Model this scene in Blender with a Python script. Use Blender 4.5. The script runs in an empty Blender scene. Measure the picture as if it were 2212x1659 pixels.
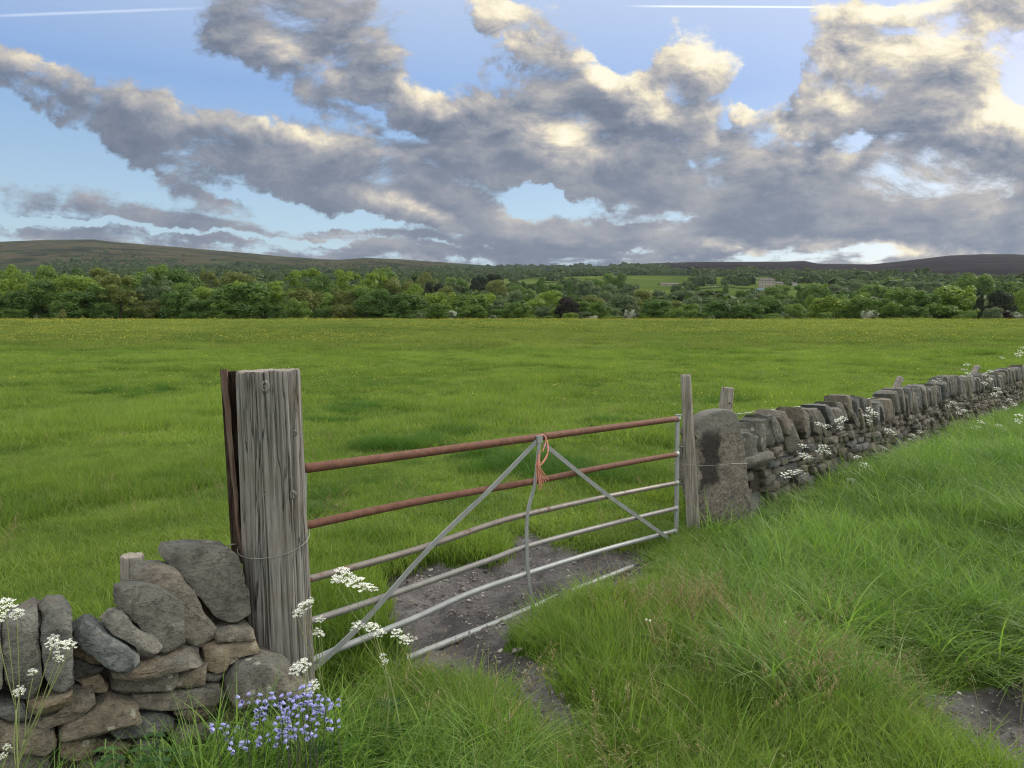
import bpy, bmesh, math, random
import numpy as np
from mathutils import Vector, Matrix, noise as mnoise

R = math.radians
SKYMUL = (1.25, 1.12, 1.12)
FILLCLOUD = (16.0, 15.5, 14.5)  # cloud colour out of view, raised as fill light for the ground
SUN_E = 2.3
HAZE = 0.000026
sc = bpy.context.scene
COL = sc.collection
random.seed(7)
rng = np.random.default_rng(11)

# ---------------------------------------------------------------- camera
F = 1597.6                      # focal length in units of a 2212 px wide frame
EYE = Vector((0, 0, 1.74))
PITCH = math.atan((829.5 - 725.7) / F)
cam_d = bpy.data.cameras.new('camera')
cam_d.lens = 26.0
cam_d.sensor_width = 36.0
cam_d.clip_start = 0.05
cam_d.clip_end = 20000
cam = bpy.data.objects.new('camera', cam_d)
COL.objects.link(cam)
cam.location = EYE
cam.rotation_euler = (R(90) - PITCH, 0, 0)
sc.camera = cam
sc.view_settings.view_transform = 'Standard'
sc.view_settings.look = 'None'
sc.view_settings.gamma = 1.0
sc.view_settings.use_curve_mapping = False
sc.view_settings.exposure = EXPO = 0.45
sc.cycles.use_denoising = True
sc.cycles.denoising_prefilter = 'NONE'
sc.cycles.pixel_filter_type = 'BLACKMAN_HARRIS'
sc.cycles.filter_width = 1.15
sc.cycles.max_bounces = 5
sc.cycles.diffuse_bounces = 2
sc.cycles.glossy_bounces = 2
sc.cycles.transmission_bounces = 3
sc.cycles.volume_bounces = 0
sc.cycles.transparent_max_bounces = 8
sc.cycles.caustics_reflective = False
sc.cycles.caustics_refractive = False
sc.cycles.sample_clamp_indirect = 4.0

SUN_AZ, SUN_EL = R(48), R(24)   # to the right of the view, fairly low

# ---------------------------------------------------------------- node helpers
class NT:
    def __init__(s, nt): s.nt = nt; s.N = nt.nodes; s.L = nt.links
    def put(s, sock, v):
        if v is None: return
        if isinstance(v, bpy.types.NodeSocket): s.L.new(v, sock)
        else:
            if isinstance(v, (tuple, list)) and len(v) == 3 and sock.type == 'RGBA': v = (*v, 1)
            sock.default_value = v
    def math(s, op, a, b=None, c=None, clamp=False):
        n = s.N.new('ShaderNodeMath'); n.operation = op; n.use_clamp = clamp
        s.put(n.inputs[0], a); s.put(n.inputs[1], b); s.put(n.inputs[2], c)
        return n.outputs[0]
    def vmath(s, op, a, b=None, scale=None):
        n = s.N.new('ShaderNodeVectorMath'); n.operation = op
        s.put(n.inputs[0], a); s.put(n.inputs[1], b)
        if scale is not None: s.put(n.inputs['Scale'], scale)
        return n.outputs['Value'] if op in ('LENGTH', 'DOT_PRODUCT', 'DISTANCE') else n.outputs[0]
    def sep(s, v):
        n = s.N.new('ShaderNodeSeparateXYZ'); s.put(n.inputs[0], v); return n.outputs
    def comb(s, x=0.0, y=0.0, z=0.0):
        n = s.N.new('ShaderNodeCombineXYZ')
        s.put(n.inputs[0], x); s.put(n.inputs[1], y); s.put(n.inputs[2], z); return n.outputs[0]
    def noise(s, vec, scale, detail=4, rough=0.5, lac=2.0, dist=0.0, color=False):
        n = s.N.new('ShaderNodeTexNoise'); s.put(n.inputs['Vector'], vec)
        s.put(n.inputs['Scale'], scale); s.put(n.inputs['Detail'], detail); s.put(n.inputs['Roughness'], rough)
        s.put(n.inputs['Lacunarity'], lac); s.put(n.inputs['Distortion'], dist)
        return n.outputs['Color' if color else 'Fac']
    def vor(s, vec, scale, feat='F1', out='Distance', rnd=1.0):
        n = s.N.new('ShaderNodeTexVoronoi'); n.feature = feat; s.put(n.inputs['Vector'], vec)
        s.put(n.inputs['Scale'], scale); s.put(n.inputs['Randomness'], rnd)
        return n.outputs[out]
    def step(s, x, lo, hi, t0=0.0, t1=1.0):
        n = s.N.new('ShaderNodeMapRange'); n.interpolation_type = 'SMOOTHSTEP'
        s.put(n.inputs[0], x); s.put(n.inputs[1], lo); s.put(n.inputs[2], hi); s.put(n.inputs[3], t0); s.put(n.inputs[4], t1)
        return n.outputs[0]
    def lin(s, x, lo, hi, t0=0.0, t1=1.0):
        n = s.N.new('ShaderNodeMapRange')
        s.put(n.inputs[0], x); s.put(n.inputs[1], lo); s.put(n.inputs[2], hi); s.put(n.inputs[3], t0); s.put(n.inputs[4], t1)
        return n.outputs[0]
    def mix(s, f, a, b, mode='MIX'):
        n = s.N.new('ShaderNodeMix'); n.data_type = 'RGBA'; n.blend_type = mode
        s.put(n.inputs[0], f); s.put(n.inputs[6], a); s.put(n.inputs[7], b); return n.outputs[2]
    def mapping(s, vec, loc=(0, 0, 0), rot=(0, 0, 0), scale=(1, 1, 1), kind='POINT'):
        n = s.N.new('ShaderNodeMapping'); n.vector_type = kind
        s.put(n.inputs[0], vec); s.put(n.inputs[1], loc); s.put(n.inputs[2], rot); s.put(n.inputs[3], scale); return n.outputs[0]
    def attr(s, name, out='Fac'):
        n = s.N.new('ShaderNodeAttribute'); n.attribute_name = name; return n.outputs[out]
    def geo(s, out='Position'):
        return s.N.new('ShaderNodeNewGeometry').outputs[out]
    def tex(s, out='Object'):
        return s.N.new('ShaderNodeTexCoord').outputs[out]
    def rand(s):
        return s.N.new('ShaderNodeObjectInfo').outputs['Random']

def uv_of(x, y):
    """direction of a point of the photo as (dx/dy, dz/dy)"""
    a = (x - 1106) / F; b = (829.5 - y) / F
    cy = math.cos(PITCH) + b * math.sin(PITCH)
    return a / cy, (-math.sin(PITCH) + b * math.cos(PITCH)) / cy

# ---------------------------------------------------------------- world: sky and clouds
world = bpy.data.worlds.new("World")
sc.world = world
world.use_nodes = True
wn = NT(world.node_tree)
wn.N.clear()

# clouds by direction: (x, y, half length, half height, angle, strength)
CLOUDS = [
    (-20, 160, 170, 60, 25, .9), (200, 225, 300, 60, 20, 1.0), (560, 325, 380, 80, 20, 1.15), (860, 425, 330, 75, 20, 1.1), (330, 350, 230, 40, 24, .8),
    (650, 60, 270, 130, 5, 1.1), (830, 235, 330, 110, 30, 1.25), (520, 115, 130, 40, 0, .6),
    (1170, 95, 170, 90, 38, 1.1), (1270, 210, 230, 105, 10, 1.2), (1060, 10, 140, 45, 25, .8),
    (1250, 345, 280, 85, 12, 1.2), (1500, 190, 110, 130, -15, 1.0), (1465, 65, 55, 70, 20, .6),
    (1590, 315, 190, 60, 0, 1.1), (1620, 258, 70, 38, 0, .7), (1560, 400, 420, 60, 2, .95),
    (1950, 125, 310, 115, 0, 1.2), (1780, 210, 110, 90, 0, .7), (2010, 270, 340, 110, 8, 1.2), (1960, 400, 420, 90, -6, 1.3), (2240, 420, 260, 170, 0, 1.0),
    (1880, 10, 180, 28, 0, .5), (2170, 10, 180, 60, 0, .9),
    (230, 440, 420, 46, 5, .48), (150, 505, 460, 34, 2, .38), (700, 520, 620, 30, 4, .45), (1350, 500, 420, 42, -2, 1.0), (1800, 480, 480, 55, -2, .9), (2100, 540, 300, 40, 0, .6),
    (1655, 130, 70, 150, 0, -.9), (950, 165, 60, 60, 20, -.6), (310, 90, 260, 60, 15, -.5), (1340, 100, 70, 50, 20, -.8), (1110, 120, 60, 30, 60, -.4),
    (1200, 425, 90, 22, 0, -.7), (1330, 385, 60, 40, 50, -.5), (1840, 290, 60, 30, -30, -.7), (760, 480, 200, 12, 4, -.7), (1500, 350, 60, 26, 40, -.5), (1760, 440, 110, 16, -8, -.45), (1120, 430, 60, 40, 40, -.4), (700, 200, 60, 30, 30, -.35), (150, 478, 330, 9, 3, -.6), (620, 508, 330, 8, 4, -.6), (980, 520, 200, 8, 3, -.5), (560, 420, 200, 14, 12, -.5),
    (1500, 455, 160, 14, -3, -.5), (820, 270, 110, 18, 30, -.6), (2190, 210, 50, 40, 0, -.6), (1560, 270, 40, 30, 0, -.6),
]
GLOWS = [  # thin, sun-filled parts of the clouds: (x, y, rx, ry, angle, strength)
    (1210, 295, 110, 60, 10, 1.0), (1400, 205, 60, 50, 0, .9), (880, 455, 130, 26, 20, 1.0), (2140, 250, 110, 50, 10, 1.0),
    (2010, 100, 260, 75, 0, .85), (1690, 300, 50, 30, 0, .9), (1500, 120, 80, 90, 10, .7), (1960, 545, 330, 18, 3, .9),
    (1600, 545, 110, 16, 15, .9), (650, 270, 140, 24, 20, .6), (640, 120, 230, 30, 10, .5), (1790, 200, 60, 90, 0, .6), (1080, 60, 120, 40, 30, .6),
]
gt = bpy.data.node_groups.new('cloud_field', 'ShaderNodeTree')
gt.interface.new_socket('P', in_out='INPUT', socket_type='NodeSocketVector')
gt.interface.new_socket('D', in_out='OUTPUT', socket_type='NodeSocketFloat')
g = NT(gt)
gin = g.N.new('NodeGroupInput'); gout = g.N.new('NodeGroupOutput')
P = gin.outputs[0]
warp = g.noise(P, 3.6, 3, .6, color=True)
warp = g.vmath('SUBTRACT', warp, (.5, .5, .5))
warp = g.vmath('MULTIPLY', warp, (.10, .07, 0))
Pw = g.vmath('ADD', P, warp)
warp2 = g.vmath('MULTIPLY', g.vmath('SUBTRACT', g.noise(P, 17, 5, .65, color=True), (.5, .5, .5)), (.075, .05, 0))
Pw = g.vmath('ADD', Pw, warp2)
def blobs(nt, vec, rows):
    tot = None
    for (x, y, rx, ry, an, st) in rows:
        u, v = uv_of(x, y)
        m = nt.mapping(vec, (u, v, 0), (0, 0, -R(an)), (rx / F * 1.25, ry / F * 1.25, 1), 'TEXTURE')
        gr = nt.N.new('ShaderNodeTexGradient'); gr.gradient_type = 'SPHERICAL'
        nt.L.new(m, gr.inputs[0])
        o = nt.math('MULTIPLY_ADD', gr.outputs['Fac'], st, tot if tot is not None else 0.0)
        tot = o
    return tot
base = blobs(g, Pw, CLOUDS)
su, sv, _ = g.sep(P)
inv = g.math('DIVIDE', 1.0, g.math('MAXIMUM', g.math('ADD', sv, .16), .05))
cpl = g.comb(g.math('MULTIPLY', su, inv), g.math('MULTIPLY', inv, 1.0), 0.0)
rotp = g.mapping(P, rot=(0, 0, R(20)), scale=(1, 1.9, 1))
n1 = g.noise(rotp, 6.5, 9, .64, dist=.3)
n2 = g.noise(cpl, 2.3, 6, .6, dist=.2)
hz = g.step(sv, .06, .26)
nn = g.math('ADD', g.math('MULTIPLY', n1, hz), g.math('MULTIPLY', n2, g.math('SUBTRACT', 1.0, hz)))
nn = g.math('MULTIPLY', g.math('SUBTRACT', nn, .5), g.step(sv, .12, .26, 1.35, 1.0))
d = g.math('ADD', g.math('MINIMUM', base, .74), g.math('MULTIPLY', nn, 2.3))
# a general thin bank near the horizon
d = g.math('ADD', d, g.step(sv, .12, .22, .28, 0.0))
d = g.math('ADD', d, g.step(sv, .09, .13, .25, 0.0))
g.put(gout.inputs[0], d)

dirv = wn.tex('Generated')
dx, dy, dz = wn.sep(dirv)
dyc = wn.math('MAXIMUM', dy, .12)
uu = wn.math('DIVIDE', dx, dyc); vv = wn.math('DIVIDE', dz, dyc)
uv = wn.comb(uu, vv, 0.0)
def grp(vec):
    n = wn.N.new('ShaderNodeGroup'); n.node_tree = gt; wn.put(n.inputs[0], vec); return n.outputs[0]
D0 = grp(uv)
D1 = grp(wn.vmath('ADD', uv, (.016, .022, 0)))
sky = wn.N.new('ShaderNodeTexSky')
sky.sky_type = 'NISHITA'; sky.sun_disc = False
sky.sun_elevation = SUN_EL; sky.sun_rotation = SUN_AZ
sky.altitude = 200; sky.air_density = 1.0; sky.dust_density = 1.2; sky.ozone_density = 2.0
front = wn.step(dy, .25, .5)
alpha = wn.step(wn.math('ADD', D0, wn.math('MULTIPLY', wn.math('SUBTRACT', wn.noise(uv, 34, 5, .7), .5), .35)), .30, .66)
slope = wn.math('SUBTRACT', D0, D1)
glow = blobs(wn, wn.vmath('ADD', uv, wn.vmath('MULTIPLY', wn.vmath('SUBTRACT', wn.noise(uv, 9, 4, .6, color=True), (.5, .5, .5)), (.09, .07, 0))), GLOWS)
thin = wn.step(D0, 1.05, .35)
rough_n = wn.noise(wn.mapping(uv, rot=(0, 0, R(18)), scale=(1, 1.7, 1)), 11, 8, .68, dist=.4)
lit = wn.math('ADD', wn.math('MULTIPLY', wn.math('MULTIPLY', slope, 1.0), wn.math('MULTIPLY', wn.step(vv, .14, .30, .30, 1.0), wn.lin(uu, -.7, .2, .62, 1.1))), wn.math('MULTIPLY', thin, wn.lin(uu, -.7, .7, .12, .42)))
lit = wn.math('ADD', lit, wn.math('MULTIPLY', glow, wn.lin(rough_n, .3, .7, .25, 1.15)))
lit = wn.math('ADD', lit, wn.math('MULTIPLY', wn.math('SUBTRACT', rough_n, .5), .75))
lit = wn.math('ADD', lit, wn.lin(uu, -.7, .7, -.10, .06))
ramp = wn.N.new('ShaderNodeValToRGB')
wn.put(ramp.inputs[0], wn.lin(lit, -.25, 1.05))
cr = ramp.color_ramp
K = 7.7   # the background strength is 0.1
stops = [(0.0, (.115, .150, .215)), (.20, (.180, .215, .285)), (.40, (.330, .340, .375)), (.58, (.54, .505, .47)), (.78, (.86, .77, .58)), (1.0, (1.02, .94, .74))]
cr.elements[0].position = 0; cr.elements[1].position = 1
while len(cr.elements) < len(stops): cr.elements.new(.5)
for e, (p, c) in zip(cr.elements, stops):
    e.position = p; e.color = (*c, 1)
cloudc = wn.vmath('SCALE', ramp.outputs[0], scale=K)
skyc = wn.vmath('MULTIPLY', sky.outputs[0], SKYMUL)
skr = wn.N.new('ShaderNodeValToRGB'); wn.put(skr.inputs[0], wn.lin(dz, 0, .6))
for e, (p, c) in zip([skr.color_ramp.elements[0], skr.color_ramp.elements[1], skr.color_ramp.elements.new(.25), skr.color_ramp.elements.new(.5)],
                     [(0, (.55, .66, .64)), (1, (.15, .30, .68)), (.25, (.40, .60, .74)), (.5, (.24, .42, .76))]):
    e.position = p; e.color = (*c, 1)
skyc = wn.mix(.75, skyc, wn.vmath('SCALE', skr.outputs[0], scale=K))
# vapour trails: thin straight lines of ice cloud
def trail(x0, y0, x1, y1, w, st):
    u0, v0 = uv_of(x0, y0); u1, v1 = uv_of(x1, y1)
    sl = (v1 - v0) / (u1 - u0)
    dist = wn.math('ABSOLUTE', wn.math('SUBTRACT', vv, wn.math('MULTIPLY_ADD', uu, sl, v0 - sl * u0)))
    a = wn.step(dist, 0.0, w / F, 1.0, 0.0)
    b = wn.math('MULTIPLY', wn.step(uu, u0, u0 + .08), wn.step(uu, u1, u1 - .15))
    return wn.math('MULTIPLY', wn.math('MULTIPLY', a, b), st)
tr = wn.math('MAXIMUM', trail(1330, 13, 2200, 18, 3.5, .75), trail(-80, 37, 520, 14, 5, .28))
skyc = wn.mix(wn.math('MULTIPLY', tr, wn.step(dy, .3, .4)), skyc, (8.5, 9.0, 9.5))
frontc = wn.mix(alpha, skyc, cloudc)
# the rest of the sky, overhead and behind: unseen broken cloud, brightened to lift the ground light
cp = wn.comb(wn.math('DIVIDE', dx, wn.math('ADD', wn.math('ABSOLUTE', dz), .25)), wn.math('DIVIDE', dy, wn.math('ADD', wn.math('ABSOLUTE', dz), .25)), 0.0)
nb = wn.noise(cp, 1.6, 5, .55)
backc = wn.mix(wn.step(nb, .38, .58), skyc, FILLCLOUD)
high = wn.step(vv, .60, .80)
sel = wn.math('MULTIPLY', front, wn.math('SUBTRACT', 1.0, high))
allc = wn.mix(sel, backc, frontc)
allc = wn.mix(wn.step(dz, -.02, .0), (1.2, 1.4, 1.0), allc)
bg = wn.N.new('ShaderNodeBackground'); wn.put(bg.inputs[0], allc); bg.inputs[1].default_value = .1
wo = wn.N.new('ShaderNodeOutputWorld'); wn.L.new(bg.outputs[0], wo.inputs[0])
world.cycles.sampling_method = 'MANUAL'
world.cycles.sample_map_resolution = 512

# ---------------------------------------------------------------- sun
sl = bpy.data.lights.new('sun', 'SUN')
sl.energy = SUN_E
sl.angle = R(11)
sl.color = (1.0, .93, .80)
sun = bpy.data.objects.new('sun', sl)
COL.objects.link(sun)
sd = Vector((math.sin(SUN_AZ) * math.cos(SUN_EL), math.cos(SUN_AZ) * math.cos(SUN_EL), math.sin(SUN_EL)))
sun.rotation_euler = sd.to_track_quat('Z', 'Y').to_euler()

# ---------------------------------------------------------------- geometry helpers
def ray(x, y):
    a = (x - 1106) / F; b = (829.5 - y) / F
    return Vector((a, math.cos(PITCH) + b * math.sin(PITCH), -math.sin(PITCH) + b * math.cos(PITCH)))
def W(x, y, Y):
    """world point at distance Y along the view axis, under photo position x, y"""
    d = ray(x, y); return EYE + d * (Y / d.y)
def WZ(x, y, z=0.0):
    d = ray(x, y); return EYE + d * ((z - EYE.z) / d.z)
class Plane:
    """vertical plane through two ground points"""
    def __init__(s, a, b):
        s.a = Vector((a[0], a[1], 0)); s.t = (Vector((b[0], b[1], 0)) - s.a).normalized()
        s.n = Vector((-s.t.y, s.t.x, 0))          # points away from the camera
        if s.n.y < 0: s.n = -s.n
    def hit(s, x, y, off=0.0):
        d = ray(x, y); k = ((s.a - EYE).dot(s.n) + off) / d.dot(s.n); return EYE + d * k

def fbm(x, y, s=0):
    return mnoise.noise(Vector((x, y, s))) + .5 * mnoise.noise(Vector((2.1 * x, 2.1 * y, s + 5))) + .25 * mnoise.noise(Vector((4.3 * x, 4.3 * y, s + 9)))

def mesh_of(name, V, Fc, mats=(), smooth=True, attrs=None, mat_idx=None):
    me = bpy.data.meshes.new(name)
    V = np.asarray(V, dtype=np.float32)
    if isinstance(Fc, np.ndarray) and Fc.ndim == 2:
        k = Fc.shape[1]; nf = len(Fc)
        me.vertices.add(len(V)); me.vertices.foreach_set('co', V.ravel())
        me.loops.add(nf * k); me.loops.foreach_set('vertex_index', Fc.astype(np.int32).ravel())
        me.polygons.add(nf); me.polygons.foreach_set('loop_start', np.arange(0, nf * k, k, dtype=np.int32))
        me.update(calc_edges=True)
    else:
        me.from_pydata([tuple(v) for v in V.tolist()], [], [tuple(f) for f in Fc]); me.update()
    if smooth: me.polygons.foreach_set('use_smooth', [True] * len(me.polygons))
    for m in mats: me.materials.append(m)
    if mat_idx is not None: me.polygons.foreach_set('material_index', np.asarray(mat_idx, dtype=np.int32))
    for k, v in (attrs or {}).items():
        a = me.attributes.new(k, 'FLOAT', 'POINT'); a.data.foreach_set('value', np.asarray(v, dtype=np.float32))
    return me

def link(o, parent=None):
    COL.objects.link(o)
    if parent is not None: o.parent = parent
    return o
def tag(o, label=None, cat=None, group=None, kind=None):
    if label: o['label'] = label
    if cat: o['category'] = cat
    if group: o['group'] = group
    if kind: o['kind'] = kind
    return o
def empty(name, loc, label=None, cat=None, group=None):
    o = bpy.data.objects.new(name, None); o.location = loc; o.empty_display_size = .1
    link(o); return tag(o, label, cat, group)
def obj(name, me, parent=None, loc=None):
    """link a mesh; world-space vertices are made local to the parent or to loc"""
    o = bpy.data.objects.new(name, me)
    org = Vector(parent.location) if parent is not None else Vector((0, 0, 0))
    if parent is not None and parent.parent is not None: org = org + Vector(parent.parent.location)
    if loc is not None and parent is None:
        me.transform(Matrix.Translation(-Vector(loc))); o.location = loc
    elif parent is not None:
        me.transform(Matrix.Translation(-org))
    return link(o, parent)

class MB:
    """collects shapes for ONE mesh"""
    def __init__(s): s.v = []; s.f = []
    def add(s, V, Fc):
        k = len(s.v); s.v += [tuple(p) for p in V]; s.f += [tuple(i + k for i in f) for f in Fc]
    def tube(s, pts, rad, n=10, cap=True, squash=None):
        pts = [Vector(p) for p in pts]
        if not isinstance(rad, (list, tuple)): rad = [rad] * len(pts)
        V = []; Fc = []; prev = None
        for i, p in enumerate(pts):
            t = (pts[min(i + 1, len(pts) - 1)] - pts[max(i - 1, 0)]).normalized()
            if prev is None:
                a = Vector((0, 0, 1)) if abs(t.z) < .9 else Vector((1, 0, 0))
                u = t.cross(a).normalized()
            else:
                u = (prev - t * prev.dot(t)).normalized()
            prev = u; w = t.cross(u)
            for j in range(n):
                th = 2 * math.pi * j / n
                V.append(p + (u * math.cos(th) + w * math.sin(th)) * rad[i])
        for i in range(len(pts) - 1):
            for j in range(n):
                a = i * n + j; b = i * n + (j + 1) % n
                Fc.append((a, b, b + n, a + n))
        if cap:
            Fc.append(tuple(range(n))[::-1]); Fc.append(tuple((len(pts) - 1) * n + j for j in range(n)))
        s.add(V, Fc)
    def bar(s, pts, w, t, up):
        """flat bar of width w (along the in-plane normal) and thickness t along 'up'"""
        pts = [Vector(p) for p in pts]; up = Vector(up).normalized(); V = []; Fc = []
        for i, p in enumerate(pts):
            d = (pts[min(i + 1, len(pts) - 1)] - pts[max(i - 1, 0)]).normalized()
            c = d.cross(up).normalized()
            for (a, b) in ((-1, -1), (1, -1), (1, 1), (-1, 1)):
                V.append(p + c * (a * w / 2) + up * (b * t / 2))
        for i in range(len(pts) - 1):
            for j in range(4):
                a = i * 4 + j; b = i * 4 + (j + 1) % 4
                Fc.append((a, b, b + 4, a + 4))
        Fc.append((3, 2, 1, 0)); k = (len(pts) - 1) * 4; Fc.append((k, k + 1, k + 2, k + 3))
        s.add(V, Fc)
    def box(s, c, sx, sy, sz, rot=None):
        M = rot or Matrix.Identity(3); c = Vector(c)
        V = [c + M @ Vector((a * sx / 2, b * sy / 2, d * sz / 2)) for a in (-1, 1) for b in (-1, 1) for d in (-1, 1)]
        s.add(V, [(0, 1, 3, 2), (4, 6, 7, 5), (0, 4, 5, 1), (2, 3, 7, 6), (0, 2, 6, 4), (1, 5, 7, 3)])
    def mesh(s, name, mats, smooth=True): return mesh_of(name, s.v, s.f, mats, smooth)

# ---------------------------------------------------------------- materials
def mat(name, build, rough=.8, spec=.3):
    m = bpy.data.materials.new(name); m.use_nodes = True
    t = NT(m.node_tree); t.N.clear()
    out = t.N.new('ShaderNodeOutputMaterial')
    b = t.N.new('ShaderNodeBsdfPrincipled'); t.put(b.inputs['Roughness'], rough); t.put(b.inputs['Specular IOR Level'], spec)
    r = build(t, b)
    t.L.new((r or b).outputs[0], out.inputs[0])
    return m
def bump(t, b, h, strength=.5, dist=.01):
    n = t.N.new('ShaderNodeBump'); t.put(n.inputs['Strength'], strength); t.put(n.inputs['Distance'], dist); t.put(n.inputs['Height'], h)
    t.L.new(n.outputs[0], b.inputs['Normal']); return n
def ramp(t, fac, stops):
    n = t.N.new('ShaderNodeValToRGB'); t.put(n.inputs[0], fac); cr = n.color_ramp
    cr.elements[0].position = 0; cr.elements[1].position = 1
    while len(cr.elements) < len(stops): cr.elements.new(.5)
    for e, (p, c) in zip(cr.elements, stops): e.position = p; e.color = (*c, 1)
    return n.outputs[0]

def stone_mat(name, dark=1.0, warm=0.0, lichen=1.0, sc_=1.0):
    def f(t, b):
        P = t.geo('Position'); r = t.rand()
        off = t.comb(t.math('MULTIPLY', r, 37.0), t.math('MULTIPLY', r, 11.0), 0.0)
        Q = t.vmath('ADD', P, off)
        n = t.noise(Q, 5.0 * sc_, 6, .62); fine = t.noise(Q, 60.0 * sc_, 5, .7); m = t.noise(Q, 16 * sc_, 4, .6)
        lay = t.noise(t.mapping(Q, scale=(1.5, 1.5, 22)), 5 * sc_, 3, .6)
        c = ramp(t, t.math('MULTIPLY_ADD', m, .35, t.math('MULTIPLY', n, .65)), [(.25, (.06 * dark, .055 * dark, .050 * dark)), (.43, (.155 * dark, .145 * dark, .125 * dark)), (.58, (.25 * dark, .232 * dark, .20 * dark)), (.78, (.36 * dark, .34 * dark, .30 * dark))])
        hue = ramp(t, r, [(0, (.72, .77, .82)), (.35, (.92, .92, .89)), (.65, (1.06, .95, .80)), (1, (.80, .81, .78))])
        c = t.mix(1.0, c, hue, 'MULTIPLY')
        if warm: c = t.mix(1.0, c, (1 + .25 * warm, 1.0, 1 - .35 * warm), 'MULTIPLY')
        c = t.mix(t.math('MULTIPLY', t.step(t.noise(Q, 2.6 * sc_, 3, .5), .55, .72), .55), c, (.17 * dark, .125 * dark, .078 * dark))
        c = t.mix(t.math('MULTIPLY', t.lin(fine, .3, .7), .55), c, t.mix(1.0, c, (1.7, 1.7, 1.65), 'MULTIPLY'))
        # dark algae on faces turned up
        nz = t.sep(t.geo('Normal'))[2]
        up = t.math('MULTIPLY', t.step(nz, .35, .8), t.step(t.noise(Q, 9, 4, .6), .40, .6))
        c = t.mix(t.math('MULTIPLY', up, .45), c, (.13, .15, .14))
        # pale lichen rosettes
        Ql = t.vmath('ADD', Q, t.vmath('SCALE', t.vmath('SUBTRACT', t.noise(Q, 40, 2, .5, color=True), (.5, .5, .5)), scale=.02))
        vd = t.vor(Ql, 17 * sc_); vr = t.sep(t.vor(Ql, 17 * sc_, out='Color'))[0]
        li = t.math('MULTIPLY', t.step(vd, .20, .30, 1, 0), t.step(vr, .72, .76))
        li = t.math('MULTIPLY', li, t.step(t.noise(Q, 3.3, 2, .5), .46, .56))
        c = t.mix(t.math('MULTIPLY', li, .8 * lichen), c, (.42, .43, .36))
        c = t.mix(t.math('MULTIPLY', t.step(t.noise(Q, 26, 5, .7), .62, .72), .45 * lichen), c, (.33, .34, .28))
        t.put(b.inputs['Base Color'], c)
        pits = t.math('MULTIPLY', t.step(t.noise(Q, 38, 4, .7), .36, .46, 1, 0), .22)
        c = t.mix(pits, c, (.03, .027, .024)); t.put(b.inputs['Base Color'], c)
        c = t.mix(t.math('MULTIPLY', t.lin(t.noise(Q, 120, 3, .7), .35, .65), .45), c, t.mix(1.0, c, (.42, .42, .42), 'MULTIPLY')); t.put(b.inputs['Base Color'], c)
        h = t.math('ADD', t.math('SUBTRACT', t.math('MULTIPLY', fine, .8), pits), t.math('ADD', t.math('MULTIPLY', m, 1.1), t.math('MULTIPLY', lay, .30)))
        bump(t, b, h, 1.0, .022)
    return mat(name, f, .88, .22)

M = {}
M['stone'] = stone_mat('weathered_gritstone', .95, -.15)
M['stone_grey'] = stone_mat('grey_gritstone', 1.0, -.35, .35)
M['stone_warm'] = stone_mat('brown_gritstone', .98, .12, 1.0)
M['stone_far'] = stone_mat('wall_gritstone', .72, -.25, .7, .8)
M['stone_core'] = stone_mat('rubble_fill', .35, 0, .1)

def wood_f(base, hi, grain=1.0, crack=1.0, rust=0.0):
    def f(t, b):
        P = t.tex('Object')
        st = t.mapping(P, scale=(1, 1, .045))
        n = t.noise(st, 42 * grain, 6, .65, dist=.6); n2 = t.noise(st, 130 * grain, 4, .7); big = t.noise(P, 6, 3, .5)
        c = ramp(t, t.math('MULTIPLY_ADD', n2, .4, t.math('MULTIPLY', n, .6)), [(.28, tuple(.35 * k for k in base)), (.45, base), (.62, hi), (.85, tuple(1.25 * k for k in hi))])
        c = t.mix(t.math('MULTIPLY', t.step(big, .45, .7), .4), c, (.16, .135, .095))
        ck = t.step(t.math('ABSOLUTE', t.math('SUBTRACT', t.noise(st, 19 * grain, 3, .5, dist=.4), .5)), .0, .018, 1, 0)
        c = t.mix(t.math('MULTIPLY', ck, .75 * crack), c, (.015, .013, .012))
        vd = t.vor(t.mapping(P, scale=(1, 1, .55)), 5.2); vr = t.sep(t.vor(t.mapping(P, scale=(1, 1, .55)), 5.2, out='Color'))[1]
        kn = t.math('MULTIPLY', t.step(vd, .05, .11, 1, 0), t.step(vr, .72, .74))
        c = t.mix(t.math('MULTIPLY', kn, .6), c, (.055, .045, .035))
        t.put(b.inputs['Base Color'], c)
        bump(t, b, t.math('SUBTRACT', t.math('ADD', n, t.math('MULTIPLY', n2, .5)), t.math('MULTIPLY', ck, 1.5)), .8, .006)
    return f
M['post'] = mat('weathered_timber', wood_f((.135, .130, .120), (.255, .246, .228)), .85, .2)
M['post_end'] = mat('cut_timber_end', lambda t, b: (t.put(b.inputs['Base Color'], ramp(t, t.noise(t.geo(), 60, 5, .7), [(.3, (.13, .12, .10)), (.7, (.34, .31, .26))])), bump(t, b, t.noise(t.geo(), 90, 4, .7), .8, .004), None)[2], .9, .2)
M['split'] = mat('split_timber', wood_f((.085, .055, .042), (.17, .11, .085)), .9, .15)
M['gap_shade'] = mat('painted_gap_shade', wood_f((.030, .020, .016), (.055, .038, .030)), .95, .05)  # near-black timber colour standing in for shade in the split
M['stake'] = mat('grey_stake_timber', wood_f((.19, .175, .15), (.32, .30, .265), .9, .5), .85, .2)

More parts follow.
